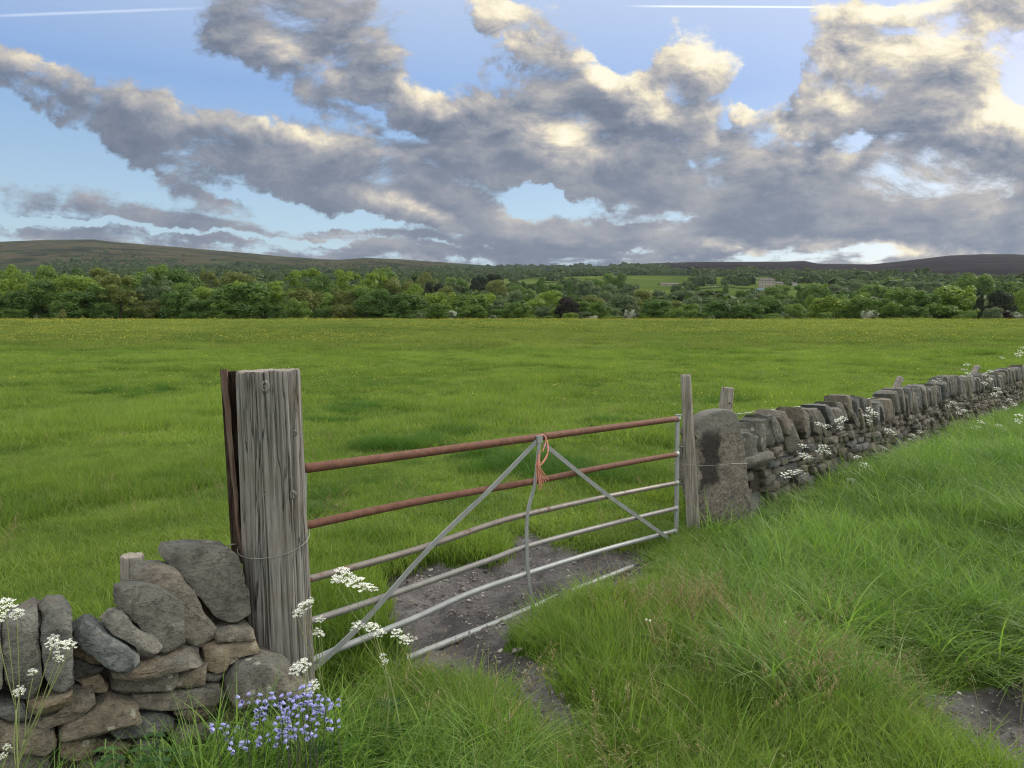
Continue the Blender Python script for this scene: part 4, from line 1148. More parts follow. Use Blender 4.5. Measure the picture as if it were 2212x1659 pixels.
def seedhead(name, seed):
    """thin dry stems carrying loose brown panicles"""
    q = random.Random(seed); b = MB()
    for _ in range(6):
        x, y = q.gauss(0, .07), q.gauss(0, .07); h = q.uniform(.26, .44); lx, ly = q.gauss(.10, .08), q.gauss(0, .07)
        P = [Vector((x + lx * t * t, y + ly * t * t, h * t)) for t in (0, .35, .7, 1)]
        b.tube(P, [.0011, .0010, .0009, .0006], 3, False)
        for k in range(13):
            t = .62 + .38 * k / 13; p = Vector((x + lx * t * t, y + ly * t * t, h * t)); d = Vector((q.gauss(0, 1), q.gauss(0, 1), .8)).normalized() * q.uniform(.012, .034) * (1.25 - t) * 2
            e = p + d; s = .0022
            b.add([p, e + Vector((s, 0, 0)), e + d * .25, e - Vector((s, 0, 0))], [(0, 1, 2, 3)])
    me = b.mesh(name, [M['straw']])
    n = len(me.vertices)
    for nm, val in (('tt', .6), ('bl', .5)):
        a = me.attributes.new(nm, 'FLOAT', 'POINT'); a.data.foreach_set('value', np.full(n, val, np.float32))
    o = bpy.data.objects.new(name, me); PROTO.objects.link(o); return o
LS = [seedhead('seed_clump', 60 + i) for i in range(4)]

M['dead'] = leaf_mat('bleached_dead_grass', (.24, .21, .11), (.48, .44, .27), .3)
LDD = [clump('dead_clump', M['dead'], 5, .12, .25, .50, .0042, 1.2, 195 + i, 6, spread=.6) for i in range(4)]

def open_(X, Y, lo=.0, q=None, jit=.10):
    """True where grass grows: outside the mud"""
    return mud_d(X, Y) + jit * snoise(X * 7, Y * 7, 41) > lo
# pasture beyond the gate
X, Y, q = spread_pts(18500, 3.0, 12.5, 1, .98, 1.15)
fs = field_side(X, Y)
keep = (fs > .02) & open_(X, Y, .05) & ~((poly_d(MUD3, X, Y) < .1) & (q.uniform(0, 1, len(X)) < .75))
hvar = lambda x, y: .75 + .9 * (snoise(x * 1.1, y * 1.1, 51) > .05) * (snoise(x * .7, y * .7, 52) + .6) + .2 * snoise(x * 3, y * 3, 53)
place('field_grass', LB, X, Y, q, .8, 1.25, (.7, 1.3), keep, hfun=hvar)
X, Y, q = spread_pts(22000, 11.5, 42, 2, .98, 1.15)
keep = field_side(X, Y) > .4
place('meadow_grass', LM, X, Y, q, .8, 1.4, (.7, 1.25), keep, hfun=hvar)
X, Y, q = spread_pts(21000, 38, 134, 3, .98, 1.05)
place('distant_grass', LF, X, Y, q, .8, 1.5, (.7, 1.2), hfun=lambda x, y: .9 + .35 * snoise(x * .35, y * .35, 54))
# tussocks: those one can pick out in the photo, and scattered ones
TU = [(1180, 1010, 9), (1120, 1000, 6), (1250, 1020, 7), (1060, 985, 4), (1300, 1030, 5), (760, 880, 5), (820, 873, 5), (700, 905, 5), (870, 955, 5), (960, 930, 3), (690, 850, 4), (40, 758, 6), (300, 800, 4), (330, 812, 3), (1350, 905, 3), (1620, 860, 3), (1500, 800, 3), (1100, 842, 3), (900, 800, 3)]
tx, ty = [], []
qr = random.Random(8)
for (x, y, n) in TU:
    p = WZ(x, y + 14, .05)
    Yt = p.y
    for _ in range(3):      # correct for the slope of the field
        zz = float(gz(p.x, Yt)); p = WZ(x, y + 14, zz); Yt = p.y
    for _ in range(n * 4): tx.append(p.x + qr.gauss(0, .035 * Yt)); ty.append(Yt + qr.gauss(0, .02 * Yt))
for _ in range(420):
    Yt = 7 * (60 / 7) ** qr.random(); tx.append(qr.uniform(-.75, .75) * Yt); ty.append(Yt)
X = np.array(tx); Y = np.array(ty); q = np.random.default_rng(9); named = np.arange(len(X)) < len(X) - 420
place('dark_tussocks', LT, X[named], Y[named], q, .6, 1.15, (.8, 1.25), (field_side(X[named], Y[named]) > .5))
X, Y = X[~named], Y[~named]
place('grass_tussocks', LT, X, Y, q, .55, 1.1, (.35, .85), (field_side(X, Y) > .5) & open_(X, Y, .1))
# lane side: fine grass in front of the gate
X, Y, q = spread_pts(9500, 1.9, 7.5, 4, .85, 1.0)
fs = field_side(X, Y)
centre = (fs < .10) & (X > -.75) & open_(X, Y, .06)
lng = sstep(X - (.70 + (Y - 3) * .17), 0, .8) * sstep(Y, 2.9, 4.2)
place('fine_grass', LN, X, Y, q, .8, 1.3, (.75, 1.25), centre & (q.uniform(0, 1, len(X)) > lng * .9), hfun=lambda x, y: .8 + .35 * snoise(x * 1.6, y * 1.6, 61) + .25 * np.exp(-((x - .9) ** 2 + (y - 4.3) ** 2)) - .35 * sstep(.28 - mud_d(x, y), 0, .25))
# long grass on the bank
X, Y, q = spread_pts(9000, 3.3, 21, 5, .80, 1.45)
fs = field_side(X, Y)
lng = sstep(X - (.62 + (Y - 3) * .17), 0, .7)
keep = (fs < -.06) & (q.uniform(0, 1, len(X)) < lng) & open_(X, Y, .05)
place('long_grass', LL, X, Y, q, .7, 1.15, (.7, 1.15), keep, hfun=lambda x, y: 1.0 - .45 * sstep(field_side(x, y), -1.1, -.1) + .26 * snoise(x * 2.4, y * 2.4, 62) - .35 * sstep(.5 - mud_d(x, y), 0, .4) - .25 * (y < 4.2) * (x > 1.4))
# broad grass at the lower left and along the bottom edge
X, Y, q = spread_pts(3600, 1.55, 3.6, 6, 1.0, 1.0)
ll_ = Y - 2.50 - (X + 1.83) * .675 + .20     # in front of the left wall
keep = (mud_d(X, Y) > .12) & ((X < .0 + .1 * snoise(X * 5, Y * 5, 2)) & (ll_ < 0) & open_(X, Y, .05)) & (Y < 3.05) & (q.uniform(0, 1, len(X)) < .95)
place('verge_grass', LW, X, Y, q, .60, 1.0, (.7, 1.1), keep, hfun=lambda x, y: .85 + .45 * sstep(-x, .55, 1.1) + .2 * snoise(x * 2, y * 2, 63))
X, Y, q = spread_pts(900, 3.2, 14, 17, .80, 1.3)
lng = sstep(X - (.9 + (Y - 3) * .17), 0, .5)
place('broad_verge_grass', LW, X, Y, q, .9, 1.35, (.8, 1.15), (field_side(X, Y) < -.15) & (q.uniform(0, 1, len(X)) < lng) & open_(X, Y, .15))
X, Y, q = spread_pts(260, 2.2, 5.2, 7, .9, 1.0)
keep = (X > -.2) & (field_side(X, Y) < -.1) & open_(X, Y, .1)
place('scattered_broad_grass', LW, X, Y, q, .45, .75, (.6, 1.0), keep)
# brown seeding grass near the right end of the gate and on the bank
X, Y, q = [], [], np.random.default_rng(12)
for (x, y, n, sx) in ((1430, 1275, 22, .22), (1500, 1300, 12, .2), (1650, 1400, 14, .25), (1780, 1390, 16, .3), (1480, 1410, 3, .4), (1000, 1490, 3, .3), (1230, 1480, 4, .3), (1900, 1440, 5, .4), (1620, 1560, 3, .5)):
    p = WZ(x, y, .25); X += list(q.normal(p.x, sx, n)); Y += list(q.normal(p.y, sx * .7, n))
X = np.array(X); Y = np.array(Y)
place('seeding_grass', LS, X, Y, q, .7, 1.15, (.65, 1.1), (field_side(X, Y) < .1) & open_(X, Y, -.1))
X, Y, q = spread_pts(420, 4.5, 30, 13, .75, 1.1)
place('field_seed_stems', LS, X, Y, q, .7, 1.0, (.6, .9), (field_side(X, Y) > .3) & open_(X, Y, .1))

X, Y, q = spread_pts(1900, 2.3, 16, 20, .82, 1.2)
place('bleached_blades', LDD, X, Y, q, .6, 1.1, (.5, 1.0), (field_side(X, Y) < -.05) & (X > -.6) & open_(X, Y, .08))
X, Y, q = spread_pts(1300, 4.0, 26, 21, .80, 1.2)
place('bleached_field_blades', LDD, X, Y, q, .35, .6, (.5, .8), (field_side(X, Y) > .2) & open_(X, Y, .08))

# buttercups
M['buttercup'] = mat('buttercup_petal', lambda t, b: t.put(b.inputs['Base Color'], (.70, .58, .06)), .5, .4)
M['stem'] = mat('green_stem', lambda t, b: t.put(b.inputs['Base Color'], (.10, .16, .035)), .7, .3)
def buttercup_proto(s, nf, seed):
    q = random.Random(seed); V = []; Fc = []; mi = []
    b = MB(); b2 = MB()
    for _ in range(nf):
        x, y = q.gauss(0, .12 * s / .01), q.gauss(0, .12 * s / .01); h = q.uniform(.16, .32)
        b.tube([Vector((x, y, 0)), Vector((x + .01, y, h))], .0012, 3, False)
        c = Vector((x + .01, y, h)); ax = Vector((q.gauss(0, .5), q.gauss(0, .5), 1)).normalized(); u = ax.cross(Vector((1, 0, 0))).normalized(); w = ax.cross(u)
        R5 = [c + (u * math.cos(a) + w * math.sin(a)) * s + ax * s * .45 for a in np.linspace(0, 2 * math.pi, 6)[:-1]]
        k = len(b2.v); b2.add([c] + R5, [(0, 1 + i, 1 + (i + 1) % 5) for i in range(5)])
    nv = len(b.v); me = mesh_of('buttercup', b.v + b2.v, b.f + [tuple(i + nv for i in f) for f in b2.f], [M['stem'], M['buttercup']], False, None, [0] * len(b.f) + [1] * len(b2.f))
    o = bpy.data.objects.new('buttercup_clump', me); PROTO.objects.link(o); return o
BC = [buttercup_proto(.011, 2, 70 + i) for i in range(3)]; BF = [buttercup_proto(.016, 5, 80 + i) for i in range(3)]
X, Y, q = spread_pts(2600, 13, 60, 14, .78, .7)
k = (snoise(X * .35, Y * .35, 71) + .45 * (Y / 60) > .05) & (field_side(X, Y) > .6)
place('buttercups', BC, X, Y, q, .9, 1.4, (.8, 1.2), k)
X, Y, q = spread_pts(15000, 42, 134, 15, .80, 1.0)
place('distant_buttercups', BF, X, Y, q, .8, 1.5, (.8, 1.2), snoise(X * .12, Y * .2, 72) + snoise(X * .5, Y * .5, 73) * .5 > -.18)
# gravel lying on the mud
def pebble(seed):
    bm = bmesh.new(); bmesh.ops.create_icosphere(bm, subdivisions=1, radius=.5)
    for v in bm.verts: v.co = v.co * (1 + .35 * mnoise.noise(v.co * 2 + Vector((seed, 0, 0)))); v.co.z *= .6
    me = bpy.data.meshes.new('pebble'); bm.to_mesh(me); bm.free(); me.materials.append(M['pebble'])
    o = bpy.data.objects.new('pebble', me); PROTO.objects.link(o); return o
M['pebble'] = mat('loose_gravel', lambda t, b: t.put(b.inputs['Base Color'], t.mix(t.math('MULTIPLY', t.step(t.rand(), .75, .9), .7), ramp(t, t.rand(), [(0, (.07, .062, .058)), (.5, (.15, .14, .13)), (.8, (.22, .19, .16)), (1, (.20, .20, .20))]), (.45, .42, .39))), .85, .3)
PB = [pebble(i * 3.3) for i in range(5)]
q = np.random.default_rng(16); n = 42000
X = q.uniform(MUD[:, 0].min(), 3.2, n); Y = q.uniform(2.4, 7.0, n)
keep = (mud_d(X, Y) < .02) & ((snoise(X * 2.2, Y * 2.2, 81) > -.08) | (q.uniform(0, 1, n) < .25))
X, Y = X[keep], Y[keep]; n = len(X); s = np.exp(q.normal(math.log(.0085), .55, n)).clip(.004, .05)
# follow the lumpy mud surface
def mud_z(x, y): return float(gz(x, y)) + .065 * mnoise.noise(Vector((x * 4, y * 4, 0))) + .034 * mnoise.noise(Vector((x * 12, y * 12, 3)))
Z = np.array([mud_z(a, b) for a, b in zip(X, Y)])
scatter('gravel', PB, np.stack([X, Y, Z], -1), q.uniform(0, 6.28, (n, 3)) * [.1, .1, 1], np.stack([s * q.uniform(.8, 1.5, n), s, s * q.uniform(.6, 1.1, n)], -1), q.integers(0, 5, n))

# ---------------------------------------------------------------- trees
def foliage_f(lo, hi, blossom=None):
    def f(t, b):
        r = t.rand(); bl = t.attr('bl')
        x = t.math('MULTIPLY_ADD', bl, .75, t.math('MULTIPLY', r, .25))
        c = t.mix(x, lo, hi)
        if blossom: c = t.mix(t.step(bl, .45, .55), c, blossom)
        t.put(b.inputs['Base Color'], c)
        tr = t.N.new('ShaderNodeBsdfTranslucent'); t.put(tr.inputs[0], t.mix(1.0, c, (1.1, 1.2, .6), 'MULTIPLY'))
        mx = t.N.new('ShaderNodeMixShader'); t.put(mx.inputs[0], .30)
        t.L.new(b.outputs[0], mx.inputs[1]); t.L.new(tr.outputs[0], mx.inputs[2]); return mx
    return f
TM = {
    'dark':  mat('dark_green_leaves', foliage_f((.036, .082, .016), (.105, .185, .034)), .6, .25),
    'green': mat('green_leaves', foliage_f((.055, .115, .018), (.155, .240, .040)), .6, .25),
    'lime':  mat('yellow_green_leaves', foliage_f((.085, .150, .018), (.205, .285, .038)), .6, .25),
    'olive': mat('olive_leaves', foliage_f((.078, .105, .024), (.175, .205, .052)), .6, .25),
    'grey':  mat('grey_green_leaves', foliage_f((.062, .098, .045), (.150, .200, .095)), .6, .2),
    'black': mat('blackish_needles', foliage_f((.012, .022, .012), (.028, .044, .022)), .7, .2),
    'maroon': mat('blackish_purple_leaves', foliage_f((.016, .014, .014), (.034, .030, .026)), .7, .2),
    'white': mat('hawthorn_in_blossom', foliage_f((.06, .09, .03), (.12, .17, .06), (.46, .48, .42)), .7, .2),
}
M['bark'] = mat('bark', lambda t, b: (t.put(b.inputs['Base Color'], ramp(t, t.noise(t.mapping(t.tex('Object'), scale=(8, 8, 1.5)), 3, 4, .6), [(.3, (.045, .038, .03)), (.7, (.12, .10, .08))])), None)[1], .95, .1)
def crown_mesh(kind, seed, n=5200, wide=False):
    """leaf clusters through a crown one unit high and one unit wide"""
    q = np.random.default_rng(seed); lobes = []
    if kind == 'dome':
        for _ in range(26):
            a = q.uniform(0, 6.28); el = q.uniform(-.95, 1.05) ; rr_ = .30 * math.cos(el * 1.2)
            lobes.append((rr_ * math.cos(a), rr_ * math.sin(a), .46 + .38 * math.sin(el * 1.35), q.uniform(.11, .19)))
        lobes.append((0, 0, .48, .33))
    elif kind == 'bushy':
        for _ in range(24):
            a = q.uniform(0, 6.28); z = q.uniform(.12, .86); rr_ = .34 * math.sin(min(1, (1 - z) * 1.5 + .25) * 1.57) * q.uniform(.5, 1)
            lobes.append((rr_ * math.cos(a), rr_ * math.sin(a), z, q.uniform(.10, .18)))
        lobes.append((0, 0, .42, .30))
    elif kind == 'feather':
        for _ in range(34):
            a = q.uniform(0, 6.28); z = q.uniform(.25, .93); rr_ = .40 * math.sqrt(max(0, 1 - ((z - .5) / .5) ** 2)) * q.uniform(.35, 1)
            lobes.append((rr_ * math.cos(a), rr_ * math.sin(a), z, q.uniform(.05, .11)))
        lobes.append((0, 0, .5, .22))
    elif kind == 'column':
        for _ in range(26):
            a = q.uniform(0, 6.28); z = q.uniform(.08, .93); rr_ = .36 * (1 - z) ** .55 * q.uniform(.4, 1)
            lobes.append((rr_ * math.cos(a), rr_ * math.sin(a), z, q.uniform(.09, .15) * (1.25 - z)))
        lobes.append((0, 0, .35, .26))
    if wide:      # for crowns about twice as broad as tall: more lobes, each still round once stretched
        lobes = [l for l in lobes[:-1]] + [(l[0] * .8 + q.normal(0, .09), l[1] * .8 + q.normal(0, .09), min(.86, l[2] * q.uniform(.75, 1.1)), l[3]) for l in lobes[:-1]] + [(.15, 0, .45, .25), (-.15, 0, .45, .25)]
    vol = np.array([l[3] ** 2 for l in lobes]); pick = q.choice(len(lobes), n, p=vol / vol.sum())
    L = np.array(lobes)[pick]
    d = q.normal(0, 1, (n, 3)); d /= np.linalg.norm(d, axis=1)[:, None]
    low = d[:, 2] < -.35; d[low, 2] *= -.4
    d /= np.linalg.norm(d, axis=1)[:, None]
    r = L[:, 3] * (1 - .35 * q.uniform(0, 1, n) ** 2.2 + .10 * q.normal(0, 1, n) * (q.uniform(0, 1, n) < .3))
    C = L[:, :3] + d * r[:, None] * (np.array([.68, .68, 1.3]) if wide else 1.0)
    C[:, 2] = np.clip(C[:, 2], .03, 1.02)
    nv = d + q.normal(0, .28, (n, 3)); nv /= np.linalg.norm(nv, axis=1)[:, None]
    u = np.cross(nv, q.normal(0, 1, (n, 3))); u /= np.linalg.norm(u, axis=1)[:, None]; w = np.cross(nv, u)
    s = q.uniform(.010, .021, n) * (1.0 if kind != 'feather' else .8)
    s = s[:, None]
    V = np.concatenate([C - u * s - w * s * .6, C + u * s * .9 - w * s * .5, C + u * s * .7 + w * s + nv * s * .35, C - u * s * .8 + w * s * .7])
    i = np.arange(n); Fq = np.stack([i, i + n, i + 2 * n, i + 3 * n], -1)
    bl = np.tile(np.clip(.5 + .28 * q.normal(0, 1, n) + .35 * (L[:, 3] > .16) * 0, 0, 1) * .30 + .70 * q.uniform(0, 1, len(lobes))[pick], 4)
    return V, Fq, bl
CM = {}
for ki, kind in enumerate(('dome', 'bushy', 'feather', 'column')):
    for v in range(3 if kind != 'column' else 2):
        V, Fq, bl = crown_mesh(kind, 300 + ki * 10 + v, 7600 if kind != 'feather' else 6800)
        CM[(kind, v)] = mesh_of('crown', V, Fq, [TM['green']], False, {'bl': bl})
        if kind != 'column':
            V, Fq, bl = crown_mesh(kind, 400 + ki * 10 + v, 8600, True); V[:, :2] = V[:, :2]
            CM[(kind, v, 'wide')] = mesh_of('crown', V, Fq, [TM['green']], False, {'bl': bl})
def trunk_mesh(seed):
    q = random.Random(seed); b = MB()
    b.tube([Vector((0, 0, -.04)), Vector((.01, 0, .15)), Vector((0, .01, .35)), Vector((.01, 0, .62))], [.030, .022, .016, .006], 7)
    for k in range(7):
        a = k * .9 + q.random(); z = q.uniform(.16, .45); l = q.uniform(.2, .36)
        b.tube([Vector((0, 0, z)), Vector((math.cos(a) * l * .5, math.sin(a) * l * .5, z + l * .45)), Vector((math.cos(a) * l, math.sin(a) * l, z + l * .95))], [.011, .007, .002], 5, False)
    return b.mesh('trunk', [M['bark']])
TR = [trunk_mesh(i) for i in range(3)]
LOOK = {
    ('dome', 'dark'): 'dark green domed tree', ('dome', 'green'): 'rounded mid-green tree', ('dome', 'lime'): 'rounded yellow-green tree', ('dome', 'olive'): 'rounded olive-green tree', ('dome', 'grey'): 'rounded grey-green tree',
    ('bushy', 'dark'): 'dark green bushy tree', ('bushy', 'green'): 'mid-green bushy tree', ('bushy', 'lime'): 'bright yellow-green bushy tree', ('bushy', 'olive'): 'olive-green bushy tree', ('bushy', 'grey'): 'grey-green bush', ('bushy', 'white'): 'white-blossomed hawthorn bush',
    ('feather', 'lime'): 'feathery yellow-green tree', ('feather', 'olive'): 'feathery olive tree', ('feather', 'grey'): 'feathery grey-green tree', ('feather', 'green'): 'feathery green tree',
    ('column', 'dark'): 'dark pointed conifer', ('column', 'black'): 'blackish pointed conifer', ('dome', 'black'): 'blackish spreading conifer', ('dome', 'maroon'): 'blackish purple-leaved tree', ('bushy', 'black'): 'blackish bushy conifer', ('bushy', 'maroon'): 'dark purplish bush', ('column', 'green'): 'green pointed tree', ('dome', 'white'): 'white-blossomed hawthorn tree', ('feather', 'dark'): 'feathery dark tree', ('column', 'olive'): 'slim olive-brown sapling', ('column', 'grey'): 'pale grey-green sapling', ('column', 'lime'): 'small yellow-green pointed tree'}
TREES = []   # x, y of the top, half width, distance, crown, colour
def Z5(rows, Y):
    for (x, y, w, k, c, *e) in rows: TREES.append((x * .36, 495.5 + y * .36, w * .36, Y + (e[0] if e else 0), k, c))
def Z6(rows, Y):
    for (x, y, w, k, c, *e) in rows: TREES.append((796.3 + x * .32, 530.9 + y * .32, w * .32, Y + (e[0] if e else 0), k, c))
def Z7(rows, Y):
    for (x, y, w, k, c, *e) in rows: TREES.append((1415.7 + x * .36, 530.9 + y * .36, w * .36, Y + (e[0] if e else 0), k, c))
# nearest row, along the far edge of the field
Z5([(40, 285, 150, 'feather', 'lime', 6), (-150, 250, 150, 'dome', 'green', 4), (-30, 385, 70, 'bushy', 'dark'), (110, 365, 115, 'dome', 'dark', 2), (250, 292, 115, 'dome', 'dark', 6), (445, 262, 150, 'dome', 'lime', 10), (440, 380, 150, 'bushy', 'dark', 1), (715, 268, 150, 'feather', 'olive', 5), (910, 262, 130, 'feather', 'grey', 9), (890, 420, 100, 'feather', 'olive', 0),
    (1100, 312, 95, 'dome', 'green', 8), (1060, 368, 150, 'dome', 'dark', 3), (1180, 430, 110, 'bushy', 'dark', 0), (1450, 322, 190, 'dome', 'dark', 4), (1660, 455, 75, 'bushy', 'dark', 1), (1780, 420, 85, 'dome', 'green', -3), (1640, 308, 130, 'feather', 'lime', 12), (1830, 360, 120, 'dome', 'olive', 8), (1960, 470, 90, 'bushy', 'dark', 1), (2060, 452, 90, 'dome', 'olive', 0), (2190, 395, 90, 'dome', 'dark', 2),
    (80, 478, 90, 'bushy', 'dark', -2), (620, 440, 80, 'bushy', 'dark', 0), (1330, 440, 110, 'bushy', 'green', -1), (590, 340, 90, 'bushy', 'dark', 3), (20, 480, 60, 'bushy', 'green', -3)], 150)
Z5([(370, 445, 38, 'column', 'olive', 0), (215, 502, 20, 'column', 'grey', 0), (493, 498, 14, 'column', 'olive', 0)], 141)
# second row
Z5([(15, 168, 85, 'dome', 'lime'), (140, 248, 80, 'bushy', 'green'), (275, 203, 95, 'dome', 'green', 8), (440, 231, 95, 'dome', 'dark', 4), (600, 228, 110, 'feather', 'olive'), (780, 220, 120, 'dome', 'green'), (940, 215, 95, 'bushy', 'green', 6), (1100, 232, 130, 'dome', 'dark', 3), (1245, 248, 70, 'feather', 'olive', 8), (1420, 243, 130, 'dome', 'olive', 5),
    (1230, 330, 110, 'bushy', 'lime', -8), (1830, 236, 140, 'feather', 'lime', 5), (1930, 272, 110, 'dome', 'dark'), (2080, 246, 150, 'feather', 'lime', 10), (2190, 232, 80, 'dome', 'lime', 14), (1400, 300, 90, 'bushy', 'lime', -10), (2060, 350, 130, 'feather', 'olive', -8), (1940, 372, 90, 'bushy', 'green', -14), (2190, 330, 90, 'bushy', 'green', -12)], 185)
Z6([(60, 300, 130, 'dome', 'dark', 3), (270, 330, 170, 'dome', 'dark', 5), (460, 318, 140, 'dome', 'lime', 12), (300, 258, 85, 'dome', 'lime', 25), (525, 262, 78, 'dome', 'olive', 30), (200, 210, 110, 'bushy', 'olive', 30), (60, 175, 130, 'feather', 'lime', 30), (330, 420, 120, 'bushy', 'dark', 1), (500, 395, 110, 'bushy', 'green', 2), (690, 402, 120, 'dome', 'green', 0), (700, 328, 140, 'bushy', 'green', 12), (790, 308, 95, 'bushy', 'lime', 18), (880, 360, 90, 'feather', 'grey', 12),
    (1010, 388, 130, 'dome', 'green', 1), (900, 430, 90, 'bushy', 'green', 0), (1100, 330, 95, 'dome', 'lime', 22), (1230, 293, 105, 'dome', 'lime', 28), (1190, 400, 110, 'feather', 'grey', 6), (1345, 345, 82, 'dome', 'maroon', -1), (1440, 372, 70, 'bushy', 'dark', 3), (1360, 452, 75, 'bushy', 'lime', -6), (1450, 448, 75, 'bushy', 'grey', -3), (1550, 383, 98, 'dome', 'green', 0), (1520, 330, 95, 'dome', 'olive', 20),
    (1715, 330, 110, 'dome', 'grey', 14), (1860, 288, 88, 'dome', 'olive', 25), (1775, 428, 55, 'dome', 'white', -2), (1650, 472, 85, 'bushy', 'lime', -6), (1650, 420, 80, 'bushy', 'grey', 3), (1945, 363, 115, 'dome', 'dark', 0), (2080, 366, 70, 'dome', 'olive', 12), (2060, 440, 100, 'bushy', 'green', -3), (2165, 390, 85, 'dome', 'green', 2), (850, 472, 50, 'bushy', 'white', -6), (345, 452, 42, 'bushy', 'grey', -5), (570, 438, 34, 'bushy', 'white', -3), (140, 460, 60, 'bushy', 'green', -4), (1500, 470, 60, 'bushy', 'white', -6), (1110, 470, 45, 'bushy', 'lime', -7), (1210, 480, 45, 'bushy', 'green', -7), (1850, 440, 60, 'bushy', 'green', -2),
    (990, 300, 70, 'bushy', 'grey', 40), (1280, 400, 60, 'bushy', 'green', 0), (1600, 300, 80, 'bushy', 'grey', 45), (2170, 310, 90, 'dome', 'grey', 30)], 152)
Z7([(50, 320, 70, 'dome', 'dark', 0), (110, 368, 85, 'bushy', 'green', -3), (210, 350, 55, 'dome', 'white', 6), (210, 385, 75, 'bushy', 'green', -3), (370, 333, 120, 'dome', 'dark', 0), (300, 400, 60, 'bushy', 'dark', -4), (555, 350, 105, 'dome', 'dark', -2), (670, 320, 110, 'dome', 'dark', 2), (830, 343, 62, 'dome', 'green', -2), (868, 248, 46, 'column', 'dark', 40), (938, 295, 42, 'dome', 'green', 22),
    (1040, 308, 125, 'dome', 'lime', 4), (1200, 298, 85, 'dome', 'green', 6), (1250, 273, 60, 'dome', 'lime', 18), (1290, 320, 90, 'bushy', 'green', 3), (1290, 385, 55, 'dome', 'white', -6), (1370, 300, 85, 'bushy', 'dark', 5), (1500, 253, 130, 'dome', 'green', 6), (1430, 330, 90, 'bushy', 'green', 0), (1610, 270, 110, 'bushy', 'dark', 3), (1780, 243, 150, 'dome', 'lime', 6), (1720, 340, 130, 'bushy', 'green', 0), (1950, 243, 46, 'column', 'black', -1), (2085, 238, 85, 'dome', 'black', 0), (2200, 228, 70, 'dome', 'lime', 5), (1880, 378, 70, 'bushy', 'green', -6), (2030, 370, 62, 'bushy', 'grey', -7), (2160, 388, 60, 'bushy', 'white', -6), (2115, 395, 40, 'bushy', 'maroon', -7),
    (2300, 240, 120, 'dome', 'green', 4), (1560, 360, 90, 'bushy', 'dark', -3), (330, 415, 30, 'bushy', 'grey', -8), (1010, 400, 50, 'bushy', 'green', -7), (700, 400, 70, 'bushy', 'green', -6), (1440, 412, 25, 'column', 'olive', -10), (1600, 405, 25, 'column', 'lime', -10), (1520, 415, 20, 'column', 'lime', -10), (915, 430, 22, 'column', 'grey', -10), (820, 432, 22, 'column', 'grey', -10)], 152)
Z7([(490, 332, 45, 'dome', 'white'), (580, 328, 35, 'dome', 'white'), (770, 368, 35, 'bushy', 'white', -30), (1025, 290, 34, 'dome', 'green', -10), (960, 262, 48, 'dome', 'dark'), (1040, 258, 46, 'dome', 'dark'), (1130, 253, 40, 'dome', 'dark'), (1120, 290, 30, 'dome', 'green', -10), (1200, 262, 50, 'dome', 'dark', 10)], 215)
# middle distance: the valley bottom
Z6([(380, 180, 62, 'dome', 'olive', 100), (760, 182, 70, 'dome', 'black', 120), (850, 180, 68, 'dome', 'black', 130), (720, 215, 40, 'dome', 'black', 110), (865, 223, 72, 'dome', 'olive', 60), (1165, 208, 38, 'dome', 'dark', 130), (1245, 258, 40, 'bushy', 'dark', 130), (1290, 258, 46, 'bushy', 'dark', 125), (1358, 233, 19, 'dome', 'dark', 130), (1470, 236, 84, 'dome', 'grey', 60), (1540, 205, 60, 'dome', 'green', 160), (1620, 178, 58, 'dome', 'green', 170), (1700, 182, 56, 'dome', 'dark', 165), (1490, 210, 60, 'dome', 'green', 180), (1630, 250, 60, 'bushy', 'grey', 40), (1755, 256, 75, 'dome', 'grey', 30), (1045, 233, 25, 'dome', 'dark', 150), (980, 250, 50, 'bushy', 'dark', 150),
    (1010, 275, 80, 'bushy', 'green', 30), (1090, 285, 60, 'bushy', 'green', 20), (430, 210, 50, 'dome', 'olive', 120), (560, 205, 60, 'dome', 'green', 130), (640, 200, 55, 'dome', 'green', 140), (480, 235, 50, 'dome', 'black', 60), (410, 240, 50, 'bushy', 'black', 60), (270, 220, 50, 'dome', 'olive', 100), (1530, 272, 50, 'bushy', 'grey', 20), (2120, 275, 16, 'bushy', 'dark', 90), (1800, 250, 30, 'bushy', 'grey', 60), (620, 290, 35, 'dome', 'black', 0), (100, 150, 120, 'bushy', 'green', 120)], 380)
Z7([(700, 245, 75, 'dome', 'green', 30), (600, 285, 70, 'bushy', 'grey', 0), (430, 298, 65, 'bushy', 'grey', -20), (160, 270, 90, 'dome', 'grey', 0), (270, 275, 60, 'dome', 'grey', 10), (30, 255, 60, 'bushy', 'grey', 30), (250, 233, 19, 'dome', 'dark', 180), (425, 226, 24, 'dome', 'dark', 190), (165, 246, 16, 'bushy', 'dark', 180), (970, 225, 80, 'dome', 'green', 40), (1110, 215, 70, 'dome', 'grey', 60), (1200, 198, 60, 'dome', 'grey', 80), (880, 230, 50, 'bushy', 'dark', 60), (760, 230, 60, 'bushy', 'green', 50), (1400, 188, 90, 'bushy', 'green', 300), (1490, 190, 45, 'bushy', 'green', 300), (1560, 215, 90, 'bushy', 'grey', 150), (1660, 218, 70, 'bushy', 'grey', 150), (1930, 168, 120, 'dome', 'green', 60), (1830, 205, 70, 'bushy', 'green', 80), (2080, 215, 90, 'feather', 'green', 60), (2180, 215, 70, 'feather', 'green', 60),
    (1300, 230, 90, 'bushy', 'green', 60), (1420, 240, 80, 'bushy', 'green', 30), (520, 270, 60, 'bushy', 'green', 20), (680, 300, 60, 'bushy', 'green', -60), (800, 295, 70, 'bushy', 'green', -60), (640, 330, 60, 'bushy', 'grey', -90), (330, 310, 50, 'bushy', 'grey', -40)], 380)
